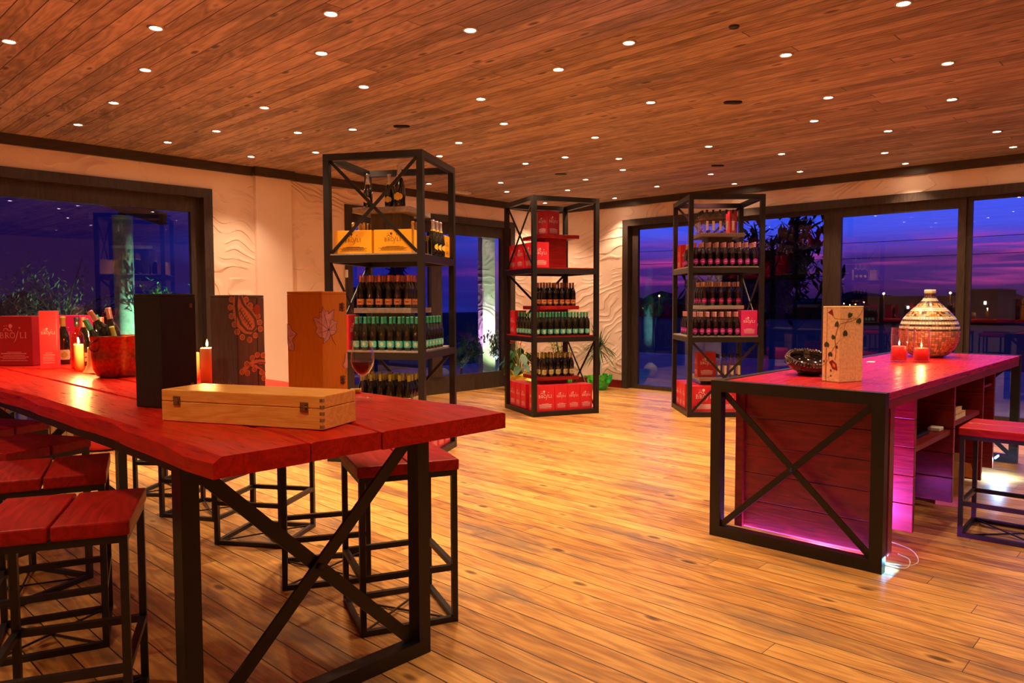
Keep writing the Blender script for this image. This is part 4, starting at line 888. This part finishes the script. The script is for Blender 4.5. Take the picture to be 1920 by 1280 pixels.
# ================================================================== ON THE COUNTER
HC = HT - .003
vb = box3('wine_box', 'pale bottle box with a painted red-flowered vine on the counter', (4.712, 1.678, HC), R(-21), .132, .205, .472, 'pale_box')
vm = lambda x, y: ((x - 765) * (.00052 if x < 765 else .000594), (1230 - y) * .000418)
P_ = []
for pts, wd in [([(1105, 120), (1075, 200), (1010, 285), (930, 325), (850, 340), (770, 360), (735, 420), (710, 500), (695, 600), (705, 690), (715, 780), (700, 900)], 8), ([(655, 240), (690, 285), (760, 292), (830, 292), (885, 305), (940, 280), (985, 280), (1000, 300)], 7), ([(870, 320), (835, 370), (820, 440)], 6), ([(760, 440), (800, 400)], 4), ([(762, 600), (700, 690), (640, 790), (580, 950), (515, 1000)], 6), ([(565, 740), (560, 1000), (562, 1200)], 4), ([(640, 1140), (600, 1180)], 4)]: st_(pts, wd, 1, .0012, vm)
def vl(x, y, w_, h_, a, mi=0):
    c_, s_ = math.cos(R(a)), math.sin(R(a)); heart = [(0, -.5), (.35, -.25), (.5, .1), (.35, .45), (.1, .42), (0, .3), (-.1, .42), (-.35, .45), (-.5, .1), (-.35, -.25)]
    pts = [(x + (p * w_) * c_ - (q * h_) * s_, y + (p * w_) * s_ + (q * h_) * c_) for p, q in heart]
    for i in range(len(pts)): pl([(x, y), pts[i], pts[(i + 1) % len(pts)]], mi, .0016, vm)
for a in [(905, 235, 70, 90, 200), (1040, 320, 80, 95, 20), (840, 500, 75, 100, 0), (720, 365, 60, 100, 10), (672, 560, 60, 80, -20), (632, 820, 70, 80, 0), (575, 675, 80, 90, 0), (725, 705, 30, 55, 0), (540, 930, 22, 50, 0), (645, 1060, 22, 45, 0), (648, 1140, 18, 35, 0)]: vl(*a)
pl([(585, 195), (650, 140), (660, 210), (668, 245), (645, 235)], 2, .0016, vm)
for pts in ([(615, 935), (665, 900), (690, 975)], [(665, 900), (725, 955), (690, 975)], [(725, 955), (740, 1055), (690, 975)], [(740, 1055), (670, 1040), (690, 975)], [(670, 1040), (615, 935), (690, 975)]): pl(pts, 2, .0018, vm)
pl([(665, 945), (705, 965), (710, 1015), (675, 1000)], 3, .0022, vm)
wrap_print(P_, .132, .205, .472, ['vine_green', 'vine_stem', 'vine_red', 'honey_box'], 'painted_vine', vb)
MB().bb(-.0006, .0, .098, .101, 0, .46).obj('groove', 'brass', vb)
bottle('plainred', (5.03, 1.715, HC), 0, 'large dark bottle half hidden behind the vine-painted box', None, 1.45)
bwl = thing('beaded_bowl', 'glossy black bowl with a beaded rim on the counter\'s near corner', 'bowl', (5.10, 2.02, HC), R(-45))
tl = Matrix.Rotation(R(17), 4, 'X')
MB().lathe([(0, 0), (.09, 0), (.135, .020), (.160, .055), (.158, .085), (.145, .098), (.132, .092), (.140, .062), (.115, .030), (.05, .016), (0, .015)], 40, (0, 0, .032), tl).obj('bowl_body', 'black_gloss', bwl)
m = MB(); rnd = random.Random(4)
for rr_, zz_, nn in ((.150, .096, 52), (.160, .078, 50), (.137, .090, 44)):
    for k in range(nn):
        a = 2 * math.pi * (k + .5 * (rr_ > .155)) / nn; p = Matrix.Translation((0, 0, .032)) @ tl @ Vector((rr_ * math.cos(a), rr_ * math.sin(a), zz_ + rnd.uniform(-.003, .003)))
        bmesh.ops.create_icosphere(m.b, subdivisions=1, radius=.0075 * rnd.uniform(.7, 1.2), matrix=Matrix.Translation(p))
m.obj('beaded_rim', 'bead', bwl); MB().lathe([(0, 0), (.07, 0), (.08, .02), (.06, .035), (0, .035)], 24).obj('foot', 'black_gloss', bwl)
def jar(label, loc, r, h):
    g = MB().lathe([(0, 0), (r, 0), (r, h), (r - .003, h), (r - .003, .010), (0, .010)], 36).obj('glass_cylinder', 'clear_glass', None, loc); return tag(g, label, 'candle holder', 'clear glass candle cylinders on the counter')
jar('clear glass cylinder holding the unlit red candle', (6.685, 1.90, HC), .064, .284); jar('clear glass cylinder holding the burning red candle', (6.79, 1.76, HC), .061, .284)
candle('red candle with a darkened top in the left glass cylinder', (6.685, 1.90, HC + .011), .052, .120, wax='red_wax', e=.5); candle('burning red candle in the right glass cylinder', (6.79, 1.76, HC + .011), .050, .105, wax='red_wax', e=3.5)
vz = MB().lathe([(0, 0), (.11, 0), (.165, .03), (.212, .09), (.240, .16), (.247, .22), (.240, .28), (.215, .34), (.175, .395), (.13, .44), (.088, .48), (.060, .515), (.046, .545), (.042, .56), (.047, .575), (.047, .605), (.038, .605), (.036, .56), (.05, .52), (.10, .46), (0, .40)], 56).obj('mosaic_vase', 'mosaic', None, (7.44, 1.87, HC)); tag(vz, 'large onion-shaped mosaic vase with cream and brown bands on the counter', 'vase')
tag(MB().bb(-.045, .045, -.03, .03, 0, .0015).obj('card', 'paper', None, (6.50, 2.06, HC), R(10)), 'small white card lying flat beside the candle cylinders', 'card')

# ================================================================== PLANTS INDOORS, FURNITURE BY THE WINDOW
def wrapper(m, r0, r1, h, mi=0, seed=0, n=26):
    rnd = random.Random(seed); rows = []
    for j in range(6):
        t_ = j / 5; rows.append([m.b.verts.new(((r0 + (r1 - r0) * t_ ** .7) * (1 + (.28 * t_ + .06) * rnd.uniform(-1, 1)) * math.cos(2 * math.pi * i / n), (r0 + (r1 - r0) * t_ ** .7) * (1 + (.28 * t_ + .06) * rnd.uniform(-1, 1)) * math.sin(2 * math.pi * i / n), h * t_ * (1 + .16 * rnd.uniform(-1, 1) * (j > 2)))) for i in range(n)])
    for a, b in zip(rows, rows[1:]):
        for i in range(n): m.b.faces.new([a[i], a[(i + 1) % n], b[(i + 1) % n], b[i]])
    return m
def pot(m, r, h): return m.lathe([(0, 0), (r * .8, 0), (r, h), (r * .9, h), (0, h * .92)], 20)
dp = thing('potted_dracaena', 'spiky dracaena in green wrapping in the corner by the right windows', 'plant', (10.22, 7.64, 0))
pot(MB(), .12, .20).obj('pot', 'terracotta', dp); wrapper(MB(), .12, .21, .24, seed=2).obj('wrapping', 'green_wrap', dp)
m = MB(); m.tube([(0, 0, .18), (.01, 0, .5), (0, .01, .80)], .014); m.obj('stem', 'bark', dp)
m = MB(); rnd = random.Random(5)
for k in range(150):
    a = rnd.uniform(0, 6.28); el = rnd.uniform(-.5, 1.25); z = rnd.uniform(.62, .84); m.leaf((0, 0, z), (math.cos(a) * math.cos(el) * (.4 if math.cos(a) > 0 else 1), math.sin(a) * math.cos(el), math.sin(el)), rnd.uniform(.34, .48) * (.8 if math.cos(a) > .3 else 1), .020, .45 if el < 1 else .1, 5)
m.obj('foliage', 'dark_leaf', dp)
ap = thing('potted_anthurium', 'red-flowered anthurium in yellow wrapping behind the middle rack', 'plant', (9.24, 8.58, 0))
pot(MB(), .11, .18).obj('pot', 'terracotta', ap); wrapper(MB(), .13, .24, .30, seed=4).obj('wrapping', 'yellow_wrap', ap)
m = MB(); ms_ = MB(); mf = MB(); rnd = random.Random(8)
for k in range(26):
    a = rnd.uniform(0, 6.28); rr = rnd.uniform(.10, .26); z = rnd.uniform(.42, .72); tip = (rr * math.cos(a), rr * math.sin(a), z); ms_.tube([(0, 0, .15), (tip[0] * .4, tip[1] * .4, z * .7), tip], .004, 5); m.leaf(tip, (math.cos(a), math.sin(a), -.7), .22, .13, .2, 5)
for k in range(9):
    a = rnd.uniform(0, 6.28); rr = rnd.uniform(.04, .22); z = rnd.uniform(.76, .92); tip = (rr * math.cos(a), rr * math.sin(a), z); ms_.tube([(0, 0, .15), (tip[0] * .5, tip[1] * .5, z * .75), tip], .0035, 5); mf.leaf(tip, (math.cos(a + 1), math.sin(a + 1), .25), .12, .09, .2, 4); mf.tube([tip, (tip[0] + .02, tip[1], tip[2] + .05)], .005, 6)
m.obj('foliage', 'dark_leaf', ap); ms_.obj('stems', 'stem', ap); mf.obj('flowers', 'red_flower', ap)
lp_ = thing('potted_plant', 'bushy green pot plant behind the middle rack\'s olive-foil bottles', 'plant', (10.18, 8.42, 0))
pot(MB(), .13, .22).obj('pot', 'terracotta', lp_); wrapper(MB(), .13, .20, .25, seed=9).obj('wrapping', 'green_wrap', lp_)
m = MB(); ms_ = MB(); rnd = random.Random(12)
for k in range(14):
    a = rnd.uniform(0, 6.28); rr = rnd.uniform(.05, .32); H_ = rnd.uniform(.65, 1.02); ms_.tube([(0, 0, .15), (rr * .6 * math.cos(a), rr * .6 * math.sin(a), H_ * .6), (rr * math.cos(a), rr * math.sin(a), H_)], .005, 5)
    for j in range(16):
        f = rnd.uniform(.35, 1); b = rnd.uniform(0, 6.28); m.leaf((rr * f * math.cos(a), rr * f * math.sin(a), .15 + (H_ - .15) * f), (math.cos(b), math.sin(b), rnd.uniform(-.2, .6)), .10, .042, .3, 3)
m.obj('foliage', 'leaf', lp_); ms_.obj('stems', 'stem', lp_)
bp2 = thing('ornamental_pot', 'yellow glass lantern ball on the floor behind the middle rack', 'ornament', (9.02, 8.12, 0))
MB().lathe([(0, 0), (.06, 0), (.125, .06), (.145, .14), (.12, .22), (.06, .27), (.05, .29), (0, .29)], 24).obj('globe', 'yellow_wrap', bp2); MB().tube([(.05, 0, .28), (.03, 0, .36), (-.03, 0, .36), (-.05, 0, .28)], .005, 6).obj('handle', 'brass', bp2)
br = thing('wooden_barrel', 'narrow upright wooden barrel by the left window, seen under the table', 'barrel', (2.13, 8.20, 0))
m = MB()
for k in range(14): a = 2 * math.pi * k / 14; m.box((.15 * math.cos(a), .15 * math.sin(a), .40), (.022, .062, .80), a, .003)
m.obj('staves', 'stave_wood', br)
for z in (.12, .40, .68): MB().lathe([(.165, z), (.168, z + .005), (.168, z + .03), (.165, z + .035)], 28).obj('hoop', 'black_steel', br)
MB().lathe([(0, .76), (.14, .76), (.14, .78), (0, .78)], 24).obj('head', 'stave_wood', br)
pf = thing('pouf', 'low round red seat on the floor near the left window', 'pouf', (2.62, 8.35, 0))
MB().lathe([(0, .02), (.24, .02), (.265, .06), (.27, .22), (.25, .28), (0, .30)], 32).obj('cushion', 'red_card', pf); MB().lathe([(0, 0), (.22, 0), (.22, .02), (0, .02)], 24).obj('base', 'black_plastic', pf)

# ================================================================== OUTDOORS
pg = thing('pergola', 'dusky timber pergola on a round concrete column outside the left window', 'pergola', (0, 11.5, -.03))
MB().lathe([(.14, 0), (.132, 1.4), (.135, 2.79), (0, 2.79)], 32, (3.95, 0, 0)).obj('column', 'concrete', pg)
MB().bb(3.91, 3.99, -.04, .04, 2.79, 2.93).obj('bracket', 'black_steel', pg)
MB().bb(-6, 9.5, -.09, .09, 2.93, 3.14).obj('beam', 'beam', pg); MB().bb(-6, 9.5, -.9, -.75, 3.14, 3.32).obj('beam', 'beam', pg)
for s_ in (-1, 1): MB().bar((3.95 + s_ * .06, -1.6, 2.62 if s_ < 0 else 3.2), (3.95 + s_ * .08, 1.0, 3.16), .10, .16).obj('rafter', 'beam', pg)
for x in (-2.4, -.6, 1.2, 2.6, 6.2, 8.2): MB().bb(x, x + .09, -2.0, 2.2, 3.32, 3.46).obj('rafter', 'beam', pg)
co = thing('garden_column', 'pale round concrete column outside the sliding door', 'column', (11.74, 11.35, -.03))
MB().lathe([(.14, 0), (.13, 3.1), (0, 3.1)], 28).obj('shaft', 'concrete', co); MB().lathe([(.17, 0), (.17, .06), (.14, .09)], 28).obj('base', 'concrete', co)
def fixture(name, label, loc, col, e, to, spot=90, body='black_steel'):
    r = thing(name, label, 'light', loc); MB().lathe([(0, 0), (.05, 0), (.05, .07), (.04, .08), (.035, .07), (0, .07)], 16).obj('housing', body, r)
    ld = bpy.data.lights.new(name + '_beam', 'SPOT'); ld.energy = e; ld.color = col; ld.spot_size = R(spot); ld.spot_blend = .6; ld.shadow_soft_size = .03
    lo = bpy.data.objects.new(name + '_beam', ld); COL.objects.link(lo); lo.parent = r; lo.location = (0, 0, .10); lo.rotation_euler = (Vector(to) - Vector(loc) - Vector((0, 0, .1))).to_track_quat('-Z', 'Y').to_euler(); return r
fixture('garden_uplight', 'small green uplight on the patio before the concrete column', (4.95, 9.75, -.03), (.42, 1., .60), 420, (3.97, 11.5, 1.7), 70)
fixture('garden_uplight', 'small green uplight in the bed outside the sliding door', (11.6, 10.4, -.03), (.5, 1., .45), 160, (11.74, 11.4, 1.0), 90)
fx = fixture('garden_uplight', 'small violet light at the foot of the outer wall beside the door', (11.0, 11.0, -.03), (.72, .45, 1.), 220, (11.3, 11.5, 2.2), 80)
def leafy(name, label, cat, loc, spread, n, leafmat, size, seed, trunk=1.0, nb=10, barkm='bark', cz0=.0):
    rnd = random.Random(seed); r = thing(name, label, cat, loc); m = MB(); b = MB(); sx, sy, sz = spread
    b.tube([(0, 0, 0), (.03, .02, trunk * .5), (0, 0, trunk)], [.05 * sx, .045 * sx, .035 * sx], 8)
    for k in range(nb):
        a = rnd.uniform(0, 6.28); rr = rnd.uniform(.35, 1); e_ = Vector((sx * rr * math.cos(a), sy * rr * math.sin(a), trunk + cz0 + sz * rnd.uniform(.1, 1))); s0 = Vector((0, 0, trunk * rnd.uniform(.6, 1)))
        mid_ = s0.lerp(e_, .5) + Vector((0, 0, .12 * sz)); b.tube([s0, mid_, e_], [.018 * sx, .012 * sx, .004 * sx], 5)
        for j in range(n // nb):
            f = rnd.uniform(.35, 1.05); p = s0.lerp(mid_, f * 2) if f < .5 else mid_.lerp(e_, f * 2 - 1); p = p + Vector([rnd.gauss(0, .09 * s) for s in spread]); d = Vector([rnd.uniform(-1, 1) for _ in range(3)]); m.leaf(p, d, size * rnd.uniform(.7, 1.3), size * .35, .15, 2)
    m.obj('foliage', leafmat, r); b.obj('trunk', barkm, r); return r
leafy('olive_tree', 'young olive tree outside the left window, left of the column', 'tree', (3.25, 11.95, -.03), (1.0, .5, 1.0), 1300, 'olive_leaf', .07, 3, 1.25, 22)
leafy('garden_shrub', 'glossy shrub just right of the concrete column outside the window', 'shrub', (4.35, 11.0, -.03), (.42, .4, .6), 500, 'leaf', .07, 4, 1.25, 14)
leafy('garden_shrub', 'dark green shrub low outside the sliding door', 'shrub', (10.0, 10.9, -.03), (.5, .5, .5), 700, 'leaf', .11, 6, .35, 16)
rs_ = leafy('garden_shrub', 'shrub with red blooms outside the sliding door, before the outer wall', 'shrub', (11.15, 10.9, -.03), (.34, .34, .5), 350, 'dark_leaf', .12, 16, .45, 12)
m = MB(); rnd = random.Random(2)
for k in range(14): m.leaf((rnd.gauss(-.12, .12), rnd.gauss(-.15, .12), rnd.uniform(.72, .90)), (rnd.uniform(-1, 1), rnd.uniform(-1, 1), .3), .12, .08, .2, 3)
m.obj('blooms', 'flower_red2', rs_)
leafy('broadleaf_tree', 'dark leafy tree silhouetted against the sky beyond the right windows', 'tree', (21.5, 9.9, -.1), (1.9, 2.5, 2.6), 2600, 'night_leaf', .42, 7, 1.7, 34)
leafy('cypress_tree', 'slim dark cypress outside, seen through the sliding door', 'tree', (19.0, 24.6, -.1), (.38, .38, 4.6), 900, 'night_leaf', .5, 17, .4, 40)
def blobs(name, label, pts, mat, seed):
    rnd = random.Random(seed); m = MB()
    for x, y, z, r_ in pts:
        q = bmesh.ops.create_icosphere(m.b, subdivisions=2, radius=1, matrix=Matrix.Translation((x, y, z)) @ Matrix.Diagonal((r_ * rnd.uniform(.9, 1.5), r_ * rnd.uniform(.9, 1.5), r_ * rnd.uniform(.7, 1), 1)))
        for v in q['verts']: v.co += Vector([rnd.uniform(-.12, .12) * r_ for _ in range(3)])
    return tag(m.obj(name, mat), label, 'trees', None, 'stuff')
rnd = random.Random(31)
blobs('distant_trees', 'long low line of dark trees on the horizon beyond the right windows', [(72 + rnd.uniform(-3, 6), y + rnd.uniform(-1, 1), rnd.uniform(-.2, .7), rnd.uniform(1.3, 2.4)) for y in range(-16, 58, 1)], 'night_leaf', 1)
blobs('distant_trees', 'dark rounded trees on the horizon beyond the left window', [(x + rnd.uniform(-1, 1), 58 + rnd.uniform(-3, 6), rnd.uniform(-.5, .8), rnd.uniform(1.3, 2.8)) for x in range(-10, 50, 2)], 'night_leaf', 2)
for x, y, w_, d_, h_, lb in [(60, 11.1, 6, 1.5, 2.35, 'flat-roofed dark building on the horizon behind the mosaic vase'), (58, 15.2, 6, 5.5, 1.9, 'long low house left of the flat-roofed building on the horizon')]:
    r = thing('house', lb, 'building', (x, y, -.14)); MB().bb(-w_ / 2, w_ / 2, -d_ / 2, d_ / 2, 0, h_).obj('wall', 'house_wall', r); MB().bb(-w_ / 2 - .1, w_ / 2 + .1, -d_ / 2 - .1, d_ / 2 + .1, h_, h_ + .08).obj('roof', 'beam', r)
    MB().bb(-w_ / 2 - .02, -w_ / 2, -.12, .0, h_ * .60, h_ * .68).obj('window', 'street_white', r)
sl = thing('street_lamp', 'orange street lamp on the horizon left of the mosaic vase', 'street lamp', (54, 16.4, -.14), 0, 'orange street lamps on the horizon')
MB().tube([(0, 0, 0), (0, 0, 2.05)], .03, 6).obj('pole', 'beam', sl); MB().lathe([(0, 2.08), (.05, 2.11), (.065, 2.15), (.05, 2.19), (0, 2.22)], 12).obj('lamp_head', 'street_glow', sl)
for y, lb in ((12.4, 'orange street lamp on the horizon right of the mosaic vase'), (34.1, 'orange street lamp seen left of the right rack'), (8.3, 'orange street lamp on the horizon at the right picture edge')): dup(sl, (54, y, -.14 + random.uniform(-.05, .05)), 0, lb, 'orange street lamps on the horizon')
sm = thing('street_lamp', 'tiny low street lamp in the distant row behind the vine-painted box', 'street lamp', (52, 18.3, -.14), 0, 'tiny distant street lamps in a row'); MB().tube([(0, 0, 0), (0, 0, 1.45)], .02, 6).obj('pole', 'beam', sm); MB().lathe([(0, 1.45), (.032, 1.48), (0, 1.52)], 10).obj('lamp_head', 'street_glow', sm)
for y in (19.9, 19.5, 18.9, 40.5, 41.0, 41.8): dup(sm, (52, y * .9, -.14 + random.uniform(-.1, .1)), 0, 'tiny low street lamp seen between the corner wall and the right rack' if y > 30 else 'tiny low street lamp in the distant row behind the vine-painted box', 'tiny distant street lamps seen beside the right rack' if y > 30 else 'tiny distant street lamps in a row')
for z, lb in ((6.2, 'upper overhead wire crossing the sunset sky'), (5.0, 'lower overhead wire crossing the sunset sky')):
    m = MB(); m.tube([(60, y, z - .25 * math.cos((y - 10) * .06)) for y in range(-20, 60, 4)], .022, 5); o = m.obj('power_line', 'black_cap'); tag(o, lb, 'wire')
